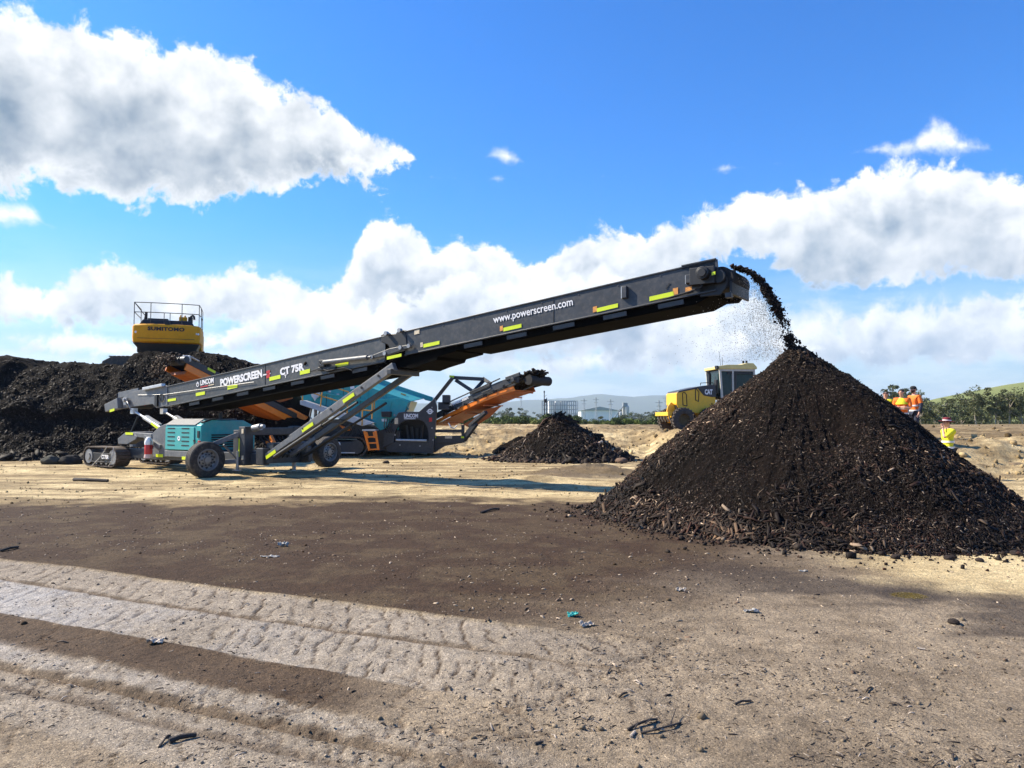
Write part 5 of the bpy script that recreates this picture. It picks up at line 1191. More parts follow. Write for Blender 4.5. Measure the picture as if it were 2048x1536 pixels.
# cab
M_glass = pmat('dark_cab_glass', (.012, .030, .034), .10, var=.2, spec=.3)
CW0 = -.95
x0 = GP(1440, 740, CW0).x; x1 = x0+1.95; zt0, zb0 = GP(1438, 738, CW0).z, GP(1438, 800, CW0).z
mb = gmb()
for x in (x0, x0+.72, x1):
    for l in (CW0, -CW0): mb.bar((x+(.10 if x == x0 else 0), l, zb0), (x, l, zt0), .10, .12)
for l in (CW0, -CW0): mb.bar((x0, l, zt0-.05), (x1, l, zt0-.05), .1, .14)
cabf = mb.build('cab_frame', pmat('cream_cab_paint', (.50, .48, .42), .45, dust=.2), gra, bevel=.015)
mb = gmb(); mb.box(((x0+x1)/2+.03, 0, (zt0+zb0)/2), (x1-x0-.08, 1.86, zt0-zb0-.1)); mb.build('windows', M_glass, gra, bevel=.01)
mb = gmb(); mb.box((x0+.82, CW0-.02, (zt0+zb0)/2), (.22, .05, zt0-zb0)); mb.box((x0+1.1, CW0-.01, zt0-.18), (1.4, .05, .2)); mb.build('door_pillar', M_black, cabf, bevel=.01)
mb = gmb(); mb.prism([(x0-.12, CW0-.1, zt0), (x0-.12, CW0-.1, zt0+.16), (x0+.4, CW0-.1, zt0+.24), (x0+1.2, CW0-.1, zt0+.25), (x0+1.5, CW0-.1, zt0+.34), (x0+1.9, CW0-.1, zt0+.34), (x1+.15, CW0-.1, zt0+.12), (x1+.15, CW0-.1, zt0)], (0, 2.1, 0)); mb.build('cab_roof', pmat('pale_yellow_roof', (.70, .56, .20), .45, dust=.2, dustcol=(.5, .45, .35)), gra, bevel=.03)
mb = gmb(); mb.cyl((x0-.15, CW0-.05, zt0+.08), (x0-.28, CW0-.1, zt0+.08), .10, n=12); mb.cyl((x0+1.55, -.5, zt0+.36), (x0+1.55, -.5, zt0+.50), .06); mb.cyl((x0+1.78, -.4, zt0+.36), (x0+1.78, -.4, zt0+.52), .06); mb.build_each('lamp', M_black, gra, smooth=True)
mb = gmb(); mb.box((x0-.13, CW0+.25, zb0+.75), (.12, .35, .75)); mb.build('air_cleaner', M_black, gra, bevel=.02)
mb = gmb(); mb.cyl((x0+.32, -.3, zt0+.2), (x0+.22, -.3, zt0+1.05), .010, n=5); mb.cyl((x0+.62, .2, zt0+.2), (x0+.62, .2, zt0+.75), .014, n=5); mb.build_each('aerial', M_black, gra)
M_rimd = pmat('dirty_rim', (.09, .06, .02), .7, dust=.6, dustcol=(.05, .04, .03)); M_tyred = pmat('dusty_tyre', (.05, .042, .036), .9, dust=.6, dustcol=(.12, .095, .075), bump=.3)
# wheels (three on each side)
def grader_wheel(x, l, r=.66, w=.42):
    c = MG @ Vector((x, l, r)); ax = MG.to_3x3() @ Vector((0, -1, 0)); h = w/2
    mb = MB(); mb.lathe([(r*.50, -h*.9), (r*.56, -h), (r*.85, -h), (r*.95, -h*.8), (r*.95, h*.8), (r*.85, h), (r*.56, h), (r*.50, h*.9)], c, ax, 36, closed=True)
    s = ax.orthogonal().normalized(); u = ax.cross(s)
    for i in range(22):
        t = i*2*math.pi/22
        for k, o_ in ((1, 0), (-1, .14)):
            d = s*math.cos(t+o_)+u*math.sin(t+o_); d2 = s*math.cos(t+o_+.16)+u*math.sin(t+o_+.16)
            mb.bar(c+d*r*.97+ax*h*.02*k, c+d2*r*.97+ax*h*.95*k, .07, .07, d)
    wh = mb.build('wheel', M_tyred, gra, smooth=True)
    mb = MB(); mb.lathe([(r*.51, h*.92), (r*.50, h*.5), (r*.44, h*.2), (r*.2, h*.15), (.001, h*.3)], c, ax, 30); mb.lathe([(r*.51, -h*.9), (.001, -h*.2)], c, ax, 20); mb.build('rim', M_rimd, wh, smooth=True)
wx = GP(1367, 842, -1.15).x
for l in (-1.12, 1.12):
    for x in (wx, wx+1.55, wx+6.1): grader_wheel(x, l)
mb = gmb()
for l in (-.85, .85): mb.bar((wx-.2, l, .66), (wx+1.75, l, .66), .18, .35)
mb.bar((wx-.3, 0, .95), (wx+3.2, 0, 1.0), .9, .4); mb.bar((wx+3.0, 0, 1.6), (wx+4.8, 0, 1.9), .35, .35); mb.bar((wx+4.8, 0, 1.9), (wx+6.4, 0, 1.0), .35, .35); mb.bar((wx+6.1, -1, .66), (wx+6.1, 1, .66), .25, .25); mb.build('frame', M_cat2, gra, bevel=.02)
mb = gmb(); mb.bar((wx+3.9, -1.7, .35), (wx+4.4, 1.7, .35), .08, .6); mb.build('blade', M_steel, gra, bevel=.01)
# ripper
rip = gpoly('ripper_linkage', [(1333, 826), (1336, 812), (1342, 804), (1346, 806), (1352, 812), (1352, 826)], -.45, .12, M_cat2)
gpoly('ripper_linkage', [(1333, 826), (1336, 812), (1342, 804), (1346, 806), (1352, 812), (1352, 826)], .35, .12, M_cat2)
mb = gmb(); p = GP(1331, 828, -.2); mb.box((p.x-.05, 0, p.z), (.25, 2.2, .22)); mb.bar((p.x, -.3, p.z), (p.x+.9, -.3, p.z-.05), .14, .18); mb.build('ripper_beam', M_cat2, gra, bevel=.02)
mb = gmb()
for k in range(5):
    l = -.95+k*.475; mb = gmb(); mb.tube([(p.x-.05, l, p.z-.05), (p.x-.03, l, p.z-.25), (p.x+.08, l, p.z-.42)], .04, 6); mb.build('ripper_shank', M_steel, gra)

# ------------------------------------------------------------------ people
M_skin = pmat('skin', (.52, .28, .20), .5, var=.08, scale=12)
M_navy = pmat('navy_cloth', (.018, .024, .048), .85, var=.2, bump=.3)
M_hor = pmat('orange_hi_vis_cloth', (.85, .17, .015), .8, var=.1, bump=.3)
M_hye = pmat('yellow_hi_vis_cloth', (.70, .66, .02), .8, var=.12, bump=.3)
M_silver = pmat('reflective_tape', (.70, .70, .68), .35)
M_hair = pmat('dark_hair', (.02, .014, .010), .7)
M_cap = pmat('black_cap_cloth', (.012, .012, .014), .8)
M_burg = pmat('burgundy_hat_cloth', (.16, .012, .022), .8)
M_boot = pmat('brown_boot_leather', (.08, .05, .03), .6)
M_eye = pmat('eye_dark', (.02, .015, .012), .3)
def skin_obj(name, nodes, edges, mat, parent, sub=2, M=None):
    me = bpy.data.meshes.new(name); me.from_pydata([n[:3] for n in nodes], edges, []); me.materials.append(mat)
    o = link(bpy.data.objects.new(name, me), parent)
    sk_ = o.modifiers.new('skin', 'SKIN'); sk_.use_smooth_shade = True
    for i, n in enumerate(nodes):
        d = me.skin_vertices[0].data[i]; d.radius = (n[3], n[4] if len(n) > 4 else n[3]); d.use_root = (i == 0)
    s = o.modifiers.new('sub', 'SUBSURF'); s.levels = s.render_levels = sub
    dg = bpy.context.evaluated_depsgraph_get(); bpy.context.view_layer.update()
    m2 = bpy.data.meshes.new_from_object(o.evaluated_get(bpy.context.evaluated_depsgraph_get()))
    o.modifiers.clear(); o.data = m2; m2.materials.clear(); m2.materials.append(mat)
    m2.polygons.foreach_set('use_smooth', np.ones(len(m2.polygons), bool))
    return o
def limb(a, b, t): return tuple(a[i]+(b[i]-a[i])*t for i in range(3))
def person(label, x, y, face, shirt, sleeve_mat=None, long_sleeve=False, hat=None, arms='down', bands=True, yoke=None, hair=True, glasses=False, beard=False, H=1.76, lean=0.0, trousers=None):
    """standing figure; local -y is the way the person faces, face = heading of that in the world"""
    z = float(gz(x, y)); root = thing('person', label, 'person', (x, y, z), face+math.pi/2)
    s = H/1.76; L = lean
    sh = {k: (k*.205*s, .02-L*.6, 1.43*s) for k in (-1, 1)}
    el, wr, hd_ = {}, {}, {}
    for k in (-1, 1):
        mode = arms if isinstance(arms, str) else arms[k]
        if mode == 'down': el[k] = (k*.27*s, .05-L*.5, 1.13*s); wr[k] = (k*.27*s, -.05-L*.4, .88*s)
        elif mode == 'face': el[k] = (k*.19*s, -.22-L, 1.25*s); wr[k] = (k*.06*s, -.17-L, 1.49*s)
        elif mode == 'fold': el[k] = (k*.27*s, -.02-L*.5, 1.14*s); wr[k] = (-k*.02*s, -.22-L*.5, 1.17*s)
        elif mode == 'fwd': el[k] = (k*.27*s, -.08-L*.5, 1.15*s); wr[k] = (k*.16*s, -.32-L*.5, 1.10*s)
    hip = {k: (k*.095*s, 0, .90*s) for k in (-1, 1)}; kn = {k: (k*.11*s, -.02, .49*s) for k in (-1, 1)}; an = {k: (k*.12*s, .03, .09*s) for k in (-1, 1)}
    nk = (0, .0-L*.75, 1.50*s); hb = (0, -.01-L*.9, 1.57*s)
    nodes = [(0, 0, .96*s, .145, .105), (0, -L*.2, 1.12*s, .14, .10), (0, .0-L*.5, 1.30*s, .165, .115), (0, .01-L*.6, 1.42*s, .12, .085), (*nk, .058, .06), (*hb, .062, .07), (0, -.03-L, 1.66*s, .076, .098), (0, -.02-L, 1.73*s, .064, .08)]
    edges = [(i, i+1) for i in range(7)]
    for k in (-1, 1):
        b = len(nodes); nodes += [(*sh[k], .066), (*limb(sh[k], el[k], .5), .054), (*el[k], .044), (*limb(el[k], wr[k], .4), .042), (*wr[k], .027)]
        edges += [(3, b), (b, b+1), (b+1, b+2), (b+2, b+3), (b+3, b+4)]
        d = Vector(wr[k])-Vector(el[k]); d.normalize(); side = d.cross(Vector((1, 0, 0))).normalized() if abs(d.x) < .9 else Vector((0, 0, 1))
        pm = Vector(wr[k])+d*.07; nodes.append((*pm, .038, .022)); edges.append((b+4, b+5)); pb = b+5
        for f, (off, ln_) in enumerate(((-.030, .070), (-.010, .085), (.010, .080), (.030, .062))):
            q = pm+d*.03+side*off; q2 = q+d*ln_*.55+Vector((0, -.008, 0)); q3 = q+d*ln_+Vector((0, -.022, 0)); c = len(nodes)
            nodes += [(*q, .0095), (*q2, .009), (*q3, .0075)]; edges += [(pb, c), (c, c+1), (c+1, c+2)]
        q = Vector(wr[k])+d*.035+side*-.035; q2 = q+d*.035+side*-.025; c = len(nodes); nodes += [(*q, .012), (*q2, .010)]; edges += [(pb, c), (c, c+1)]
        b = len(nodes); nodes += [(*hip[k], .092), (*limb(hip[k], kn[k], .5), .074), (*kn[k], .056), (*limb(kn[k], an[k], .35), .058), (*an[k], .042), (an[k][0], -.09, .045*s, .04, .03), (an[k][0], -.16, .035*s, .034, .022)]
        edges += [(0, b)] + [(b+i, b+i+1) for i in range(6)]
    skin_obj('body', nodes, edges, M_skin, root)
    inv = Matrix.Identity(4)
    RM = root_matrix(root)
    hc = Vector((0, -.03-L, 1.665*s))
    # nose, ears, eyes, mouth
    mb = MB(RM); mb.prism([hc+Vector((-.016, -.095, -.015)), hc+Vector((.016, -.095, -.015)), hc+Vector((0, -.09, .035))], (0, -.022, -.004)); mb.build('nose', M_skin, root, bevel=.005)
    for k in (-1, 1): mb = MB(RM); mb.lathe([(.001, -.01), (.022, -.008), (.03, .004), (.022, .012), (.001, .01)], hc+Vector((k*.082, .008, .0)), (k, .3, 0), 10); mb.build('ear', M_skin, root, smooth=True)
    for k in (-1, 1): mb = MB(RM); mb.lathe([(.001, -.010), (.012, -.004), (.012, .004), (.001, .010)], hc+Vector((k*.032, -.092, .026)), (0, 1, 0), 10); mb.build('eye', M_eye, root, smooth=True)
    mb = MB(RM); mb.box(hc+Vector((0, -.094, -.048)), (.05, .012, .010)); mb.build('mouth', pmat('lips', (.36, .12, .10), .5), root)
    if glasses: mb = MB(RM); mb.box(hc+Vector((0, -.105, .026)), (.15, .02, .036)); mb.box(hc+Vector((.08, -.05, .03)), (.01, .12, .012)); mb.box(hc+Vector((-.08, -.05, .03)), (.01, .12, .012)); mb.build('sunglasses', M_eye, root, bevel=.006)
    if beard: mb = MB(RM); mb.lathe([(.001, -.115), (.045, -.105), (.072, -.07), (.086, -.02)], hc+Vector((0, -.022, 0)), (0, 0, 1), 16); mb.build('beard', M_hair, root, smooth=True)
    # hair cap at the back
    mb = MB(RM); mb.lathe([(.080, -.01), (.092, .02), (.090, .060), (.064, .098), (.001, .110)], hc+Vector((0, .022, .012)), (0, .62, .78), 18)
    if hair: mb.build('hair', M_hair, root, smooth=True)
    if hat == 'cap': mb = MB(RM); mb.lathe([(.098, .045), (.106, .07), (.098, .11), (.06, .14), (.001, .148)], hc+Vector((0, .005, 0)), (0, 0, 1), 20); mb.prism([hc+Vector((math.cos(a)*.09, -.085-math.sin(a)*.09, .052)) for a in [math.pi*i/8 for i in range(9)]], (0, 0, .012)); mb.build('cap', M_cap, root, smooth=True)
    if hat == 'brim':
        mb = MB(RM); mb.lathe([(.21, .045), (.212, .052), (.112, .066), (.108, .11), (.095, .15), (.05, .165), (.001, .167)], hc+Vector((0, .005, .0)), (0, .08, 1), 28); mb.lathe([(.21, .045), (.10, .055)], hc+Vector((0, .005, 0)), (0, .08, 1), 28); h_ = mb.build('hat', M_burg, root, smooth=True)
        mb = MB(RM); mb.lathe([(.114, .066), (.112, .092)], hc+Vector((0, .005, 0)), (0, .08, 1), 24); mb.build('hat_band', M_silver, h_, smooth=True)
    # shirt : torso and sleeves a little outside the body
    n2 = [(0, 0, .86*s, .178, .135), (0, -.01-L*.2, 1.00*s, .175, .132), (0, -L*.3, 1.14*s, .172, .130), (0, -L*.5, 1.30*s, .190, .138), (0, .01-L*.6, 1.42*s, .150, .105), (0, -L*.7, 1.475*s, .082, .078)]
    e2 = [(i, i+1) for i in range(5)]
    for k in (-1, 1):
        b = len(n2); end = wr[k] if long_sleeve else el[k]
        n2 += [(*sh[k], .088), (*limb(sh[k], el[k], .55), .074), (*limb(sh[k], el[k], .96), .064)]; e2 += [(4, b), (b, b+1), (b+1, b+2)]
        if long_sleeve: n2 += [(*limb(el[k], wr[k], .5), .054), (*limb(el[k], wr[k], .93), .042)]; e2 += [(b+2, b+3), (b+3, b+4)]
    shirt_o = skin_obj('shirt', n2, e2, shirt, root)
    if sleeve_mat:
        for k in (-1, 1):
            skin_obj('sleeve', [(*limb(sh[k], el[k], .62), .080), (*limb(sh[k], el[k], .97), .068), (*limb(el[k], wr[k], .5), .056), (*limb(el[k], wr[k], .95), .044)], [(0, 1), (1, 2), (2, 3)], sleeve_mat, root)
    n3 = [(0, 0, .95*s, .165, .125)]; e3 = []
    for k in (-1, 1):
        b = len(n3); n3 += [(*limb((hip[k][0], 0, .92*s), kn[k], .12), .108), (*limb(hip[k], kn[k], .55), .090), (*kn[k], .076), (*limb(kn[k], an[k], .5), .072), (*limb(kn[k], an[k], .95), .066)]; e3 += [(0, b)]+[(b+i, b+i+1) for i in range(4)]
    skin_obj('trousers', n3, e3, trousers or M_navy, root)
    for k in (-1, 1): skin_obj('boot', [(an[k][0], an[k][1]+.03, .10*s, .064), (an[k][0], .03, .045, .058, .045), (an[k][0], -.09, .042, .055, .042), (an[k][0], -.17, .034, .045, .034)], [(0, 1), (1, 2), (2, 3)], M_boot, root)
    if bands:
        for zz, rx, ry in ((.93, .188, .142), (1.10, .184, .140)):
            pts = [Vector((math.cos(a)*(rx+.008), math.sin(a)*(ry+.010)-L*.25, zz*s)) for a in [2*math.pi*i/28 for i in range(28)]]
            mb = MB(RM); v = pts + [p+Vector((0, 0, .055)) for p in pts]; mb.add(v, [(i, (i+1) % 28, 28+(i+1) % 28, 28+i) for i in range(28)]); mb.build('reflective_band', M_silver, shirt_o, smooth=True)
    if yoke:
        pts = [(math.cos(a), math.sin(a)) for a in [2*math.pi*i/28 for i in range(28)]]
        mb = MB(RM); v = []
        for zz, rx, ry in ((1.27, .203, .152), (1.36, .192, .142), (1.44, .150, .112), (1.485, .09, .085)): v += [Vector((x*(rx+.006), y*(ry+.006)-L*.55, zz*s)) for x, y in pts]
        f = []
        for j in range(3): f += [(j*28+i, j*28+(i+1) % 28, (j+1)*28+(i+1) % 28, (j+1)*28+i) for i in range(28)]
        mb.add(v, f); mb.build('yoke', yoke, shirt_o, smooth=True)
    return root
p = pix(1896, 880, 21.0); person('man in burgundy brimmed hat and yellow hi-vis shirt, hand at his mouth', p.x, 21.0, R(182), M_hye, None, False, 'brim', {-1: 'down', 1: 'face'}, True, H=1.72)
p = pix(1806, 830, 25.6); person('bareheaded man in orange and yellow hi-vis shirt leaning forward', p.x, 25.6, R(228), M_hor, None, False, None, 'fold', True, yoke=M_hye, lean=.14, H=1.80)
p = pix(1829, 830, 26.6); person('bearded man in black cap and orange shirt with navy sleeves', p.x, 26.6, R(192), M_hor, M_navy, False, 'cap', 'down', True, beard=True, H=1.84)
p = pix(1772, 830, 26.2); person('bald man in sunglasses and yellow hi-vis shirt, only his head above the cone slope', p.x, 26.2, R(245), M_hye, None, False, None, 'fold', True, glasses=True, hair=False, H=1.76)
# ------------------------------------------------------------------ trees and scrub beyond the plateau
leaf_mat = attr_mat('gum_leaves', rough=.7, scale=3, var=.25, bump=0, spec=.25)
bark_mat = attr_mat('pale_bark', rough=.85, scale=5, var=.3, bump=.4, bscale=12, bdist=.03)
def leaf_quads(P, S, seed, droop=.3):
    r = np.random.default_rng(seed); n = len(P)
    a = r.normal(0, 1, (n, 3)); a[:, 2] -= droop; a /= np.linalg.norm(a, axis=1, keepdims=True)
    b = np.cross(a, r.normal(0, 1, (n, 3))); b /= np.linalg.norm(b, axis=1, keepdims=True)
    S = S[:, None]; q = np.stack([P-a*S, P+b*S*.45, P+a*S, P-b*S*.45], 1).reshape(-1, 3)
    return q, np.arange(n*4).reshape(n, 4)
def tree_meshes(seed, H, spread, nclump, per, base=.3, hue=0):
    r = np.random.default_rng(seed); rd = random.Random(seed)
    limbs = []; tops = []
    trunk = [Vector((0, 0, -.6))]; lean = Vector((rd.uniform(-.12, .12), rd.uniform(-.12, .12), 1))
    for k in range(1, 6): trunk.append(trunk[-1] + lean*H*.13 + Vector((rd.uniform(-.1, .1)*H*.06, rd.uniform(-.1, .1)*H*.06, 0)))
    mb = MB(); r0 = H*.022
    for i in range(5): mb.cyl(trunk[i], trunk[i+1], r0*(1-i*.15), r0*(1-(i+1)*.15), n=7, caps=False)
    for k in range(7):
        p = trunk[rd.randint(2, 5)]; t = rd.uniform(0, 6.28); q = p + Vector((math.cos(t)*spread*rd.uniform(.4, .9), math.sin(t)*spread*rd.uniform(.4, .9), H*rd.uniform(.10, .30)))
        m_ = p.lerp(q, .5)+Vector((0, 0, H*.04)); mb.cyl(p, m_, r0*.42, r0*.30, n=5, caps=False); mb.cyl(m_, q, r0*.30, r0*.12, n=5, caps=False); tops.append(q)
    tops.append(trunk[-1]+Vector((0, 0, H*.12)))
    cl = []
    for k in range(nclump):
        q = tops[k % len(tops)]; c = q + Vector((rd.gauss(0, spread*.28), rd.gauss(0, spread*.28), rd.gauss(0, H*.075)))
        c.z = min(max(c.z, H*base), H*.99); cl.append((c, spread*rd.uniform(.20, .42)))
    P, C = [], []
    for c, rad in cl:
        n = int(per*rd.uniform(.6, 1.3)); g = r.normal(0, 1, (n, 3)); g /= np.linalg.norm(g, axis=1, keepdims=True); g *= (r.uniform(.25, 1, (n, 1))**.5)*rad; g[:, 2] *= .62
        P.append(np.array(c)[None]+g); tone = rd.uniform(.65, 1.35); base_c = np.array([[.085+.02*hue, .098+.01*hue, .042], ])*tone
        C.append(base_c*r.uniform(.7, 1.3, (n, 1)))
    P = np.concatenate(P); C = np.concatenate(C); V, F = leaf_quads(P, r.uniform(.5, 1.1, len(P))*H*.028, seed+1)
    return (mb.v, mb.f), (V, F, np.repeat(C, 4, 0))
def tree_proto(name, label, seed, H, spread, nclump, per, base=.3, hue=0, group='trees beyond the plateau', cat='tree', bark=(.30, .26, .21)):
    (tv, tf), (V, F, C) = tree_meshes(seed, H, spread, nclump, per, base, hue)
    root = thing(name, label, cat, (0, 0, 0), 0, group)
    me = bpy.data.meshes.new('trunk'); me.from_pydata([tuple(v) for v in tv], [], tf); me.materials.append(bark_mat)
    a = me.attributes.new('Col', 'FLOAT_COLOR', 'POINT'); a.data.foreach_set('color', np.tile(np.array([*bark, 1.0], np.float32), len(tv)))
    link(bpy.data.objects.new('trunk', me), root)
    raw_mesh('crown', V, F, leaf_mat, root, col=C)
    return root
def copy_tree(o, loc, rz, s, label=None, sz=1.0):
    c = o.copy(); scene.collection.objects.link(c); c.location = loc; c.rotation_euler = (0, 0, rz); c.scale = (s, s, s*sz)
    if label: c['label'] = label
    for ch in o.children:
        d = ch.copy(); scene.collection.objects.link(d); d.parent = c
    return c
protos = []
for k in range(6):
    protos.append(tree_proto('eucalyptus_tree', 'x', 100+k*7, 12.0, (3.2, 3.8, 2.8, 3.5, 4.2, 3.0)[k], (26, 34, 22, 30, 36, 24)[k], 70, (.34, .28, .4, .3, .26, .36)[k], hue=(0, .5, -.4, .2, -.2, .8)[k]))
used = set()
def plant(k, x, y, s, lab, group, rz=None, sz=1.0):
    z = float(ground_h(np.array(x), np.array(y)))-.3
    o = protos[k]
    if k in used: o = copy_tree(o, (x, y, z), rz or 0, s, None, sz)
    else: used.add(k); o.location = (x, y, z); o.rotation_euler = (0, 0, rz or 0); o.scale = (s, s, s*sz)
    o['label'] = lab; o['group'] = group
    return o
rt = random.Random(5)
G_R, G_C = 'gum trees below the green hill', 'trees of the valley behind the small heap'
for row, (Y, n, s0, s1) in enumerate(((104, 21, .36, .56), (122, 21, .52, .75), (145, 19, .64, .88), (175, 18, .70, .92), (212, 18, .66, .92), (262, 12, .5, .8))):
    for i in range(n):
        px = 1700 + (2110-1700)*(i+rt.uniform(.1, .9))/n; y = Y + rt.uniform(-7, 7); x = (px-1024)/1479*y
        if row >= 3 and px > 1965 and rt.random() < .85: continue
        plant(rt.randrange(6), x, y, rt.uniform(s0, s1), ('olive green gum tree in the front row below the grassy hill', 'grey green gum tree in the middle rows below the grassy hill', 'gum tree on the far ridge below the grassy hill')[min(2, row//2)], G_R, rt.uniform(0, 6.28), rt.uniform(.85, 1.1))
for row, (Y, n, s0, s1) in enumerate(((112, 16, .24, .42), (160, 18, .66, .86), (240, 18, .78, .98), (380, 20, .95, 1.3), (640, 24, 1.3, 1.8))):
    for i in range(n):
        px = 930 + (1480-930)*(i+rt.uniform(.0, 1))/n; y = Y + rt.uniform(-10, 14); x = (px-1024)/1479*y
        if 1078 < px < 1262 and row in (1, 2, 3) and rt.random() < (.0, .45, .8, .75)[row]: continue
        plant(rt.randrange(6), x, y, rt.uniform(s0, s1), ('low green tree in the near row behind the small heap', 'green tree in the second row behind the small heap', 'tree in the middle of the valley, before the pale sheds', 'distant dark tree beside the pale sheds', 'tree of the farthest dark belt below the blue mountains')[row], G_C, rt.uniform(0, 6.28), rt.uniform(.8, 1.1))
# scrub on the plateau edge : tufts of long leaves
def shrub_mesh(seed, h, w, n, col):
    r = np.random.default_rng(seed); P = r.normal(0, 1, (n, 3)); P /= np.linalg.norm(P, axis=1, keepdims=True); P *= r.uniform(.3, 1, (n, 1))**.4
    P *= np.array([[w, w, h*.5]]); P[:, 2] += h*.5; P += r.normal(0, .08, (n, 3)); P[:, 2] = np.abs(P[:, 2])
    V, F = leaf_quads(P, r.uniform(.08, .24, n), seed+1, droop=-1.2)
    C = np.array([col])*r.uniform(.6, 1.4, (n, 1)); return V, F, np.repeat(C, 4, 0)
shr = []
for k, (h, w, col) in enumerate(((1.1, .8, (.13, .17, .035)), (1.5, .9, (.075, .105, .030)), (.8, 1.1, (.17, .19, .05)))):
    V, F, C = shrub_mesh(500+k, h, w, 620, col); o = raw_mesh('shrub', V, F, leaf_mat, None, col=C); shr.append(o)
sl = ('bright yellow green shrub on the edge of the dirt plateau', 'dark green shrub on the edge of the dirt plateau', 'low spreading pale green shrub on the edge of the dirt plateau')
first = set()
for i in range(64):
    px = 925 + (1365-925)*(i+rt.uniform(0, 1))/64; y = rt.uniform(80, 97); x = (px-1024)/1479*y; k = rt.choice((0, 0, 1, 1, 2))
    if k in first: o = shr[k].copy(); scene.collection.objects.link(o)
    else: o = shr[k]; first.add(k)
    o.location = (x, y, float(ground_h(np.array(x), np.array(y)))-.1); s = rt.uniform(.35, .80); o.scale = (s, s, s*rt.uniform(.8, 1.2)); o.rotation_euler = (0, 0, rt.uniform(0, 6.28)); tag(o, sl[k], 'shrub', 'shrubs along the plateau edge')

# ------------------------------------------------------------------ far buildings
M_clad = pmat('pale_cladding', (.80, .80, .78), .6, var=.08, scale=.3)
M_fgrey = pmat('grey_steel_frame', (.30, .32, .34), .6, var=.15, scale=.5)
M_conc = pmat('pale_concrete', (.45, .45, .43), .8, var=.12, scale=.4)
def bld(name, label, cat, px, Y, group=None):
    x = (px-1024)/1479*Y; z = float(ground_h(np.array(x), np.array(Y))); return thing(name, label, cat, (x, Y, z), 0, group), x, z
Y = 620; t, x0, z0 = bld('storage_tower_block', 'pale tall warehouse of white bays and open steel frames left of the sheds', 'building', 1085, Y)
top = 1.7+36/1479*Y; W_ = 70/1479*Y
for a, b in ((.18, .33), (.38, .50), (.52, .70)): mb = MB(); mb.box((x0+W_*(a+b)/2, Y+6, (z0+top)/2), (W_*(b-a), 14, top-z0)); mb.build('bay', M_clad, t, bevel=.1)
mb = MB()
for k in range(17):
    u = k/16*W_
    for yy in (Y-2, Y+14): mb.bar((x0+u, yy, z0), (x0+u, yy, top), .45, .45, (0, 1, 0))
for k in range(7):
    zz = z0+(top-z0)*(k+1)/7
    for yy in (Y-2, Y+14): mb.bar((x0, yy, zz), (x0+W_, yy, zz), .4, .4)
mb.build('steel_frame', M_fgrey, t)
Y = 560; t, x0, z0 = bld('warehouse', 'long white shed with low grey roof between the tower block and silos', 'building', 1162, Y); W_ = 74/1479*Y; h = 1.7+17/1479*Y - z0
mb = MB(); mb.box((x0+W_/2, Y+12, z0+h/2), (W_, 24, h)); mb.build('wall', M_clad, t, bevel=.1)
mb = MB(); mb.prism([(x0-1, Y-1, z0+h), (x0+W_+1, Y-1, z0+h), (x0+W_*.5, Y-1, z0+h+3)], (0, 26, 0)); mb.build('roof', pmat('grey_green_roof', (.30, .34, .33), .6, scale=.3), t)
mb = MB()
for k in range(4): mb.box((x0+W_*(.12+.25*k), Y-.1, z0+h*.3), (3.5, .3, h*.6))
mb.build_each('door', M_fgrey, t)
Y = 420; t, x0, z0 = bld('silo_plant', 'group of tall pale silos with head house right of the white shed', 'silos', 1238, Y); h = 1.7+24/1479*Y-z0
for k in range(3): mb = MB(); mb.cyl((x0+.8+k*2.0, Y+(k % 2)*1.5, z0), (x0+.8+k*2.0, Y+(k % 2)*1.5, z0+h*(.8 if k == 0 else 1)), .95, n=18); mb.cyl((x0+.8+k*2.0, Y+(k % 2)*1.5, z0+h*(.8 if k == 0 else 1)), (x0+.8+k*2.0, Y+(k % 2)*1.5, z0+h*(.8 if k == 0 else 1)+.9), .95, .1, n=18); mb.build('silo', M_conc, t, smooth=True)
mb = MB(); mb.box((x0+3.6, Y+1, z0+h+1.2), (2.6, 2.6, 2.4)); mb.bar((x0-6, Y, z0+h*.35), (x0+2.5, Y, z0+h+.6), .5, .5); mb.build('head_house', M_fgrey, t, bevel=.05)
Y = 470; t, x0, z0 = bld('warehouse', 'small pale shed with a blue grey roof among trees, right of the silos', 'building', 1300, Y); mb = MB(); mb.box((x0+5, Y+5, z0+3.5), (13, 9, 7)); mb.build('wall', M_clad, t, bevel=.1); mb = MB(); mb.prism([(x0-2, Y+.2, z0+7), (x0+12, Y+.2, z0+7), (x0+5, Y+.2, z0+9)], (0, 10, 0)); mb.build('roof', M_fgrey, t)
Y = 330; t, x0, z0 = bld('house', 'small white house with grey roof among gum trees on the right slope', 'building', 1868, Y); z0 += 3; mb = MB(); mb.box((x0, Y, z0+2), (11, 8, 8)); mb.build('wall', M_clad, t, bevel=.05); mb = MB(); mb.prism([(x0-6.2, Y-4.8, z0+6), (x0+6.2, Y-4.8, z0+6), (x0, Y-4.8, z0+8.6)], (0, 9.6, 0)); mb.build('roof', M_fgrey, t)
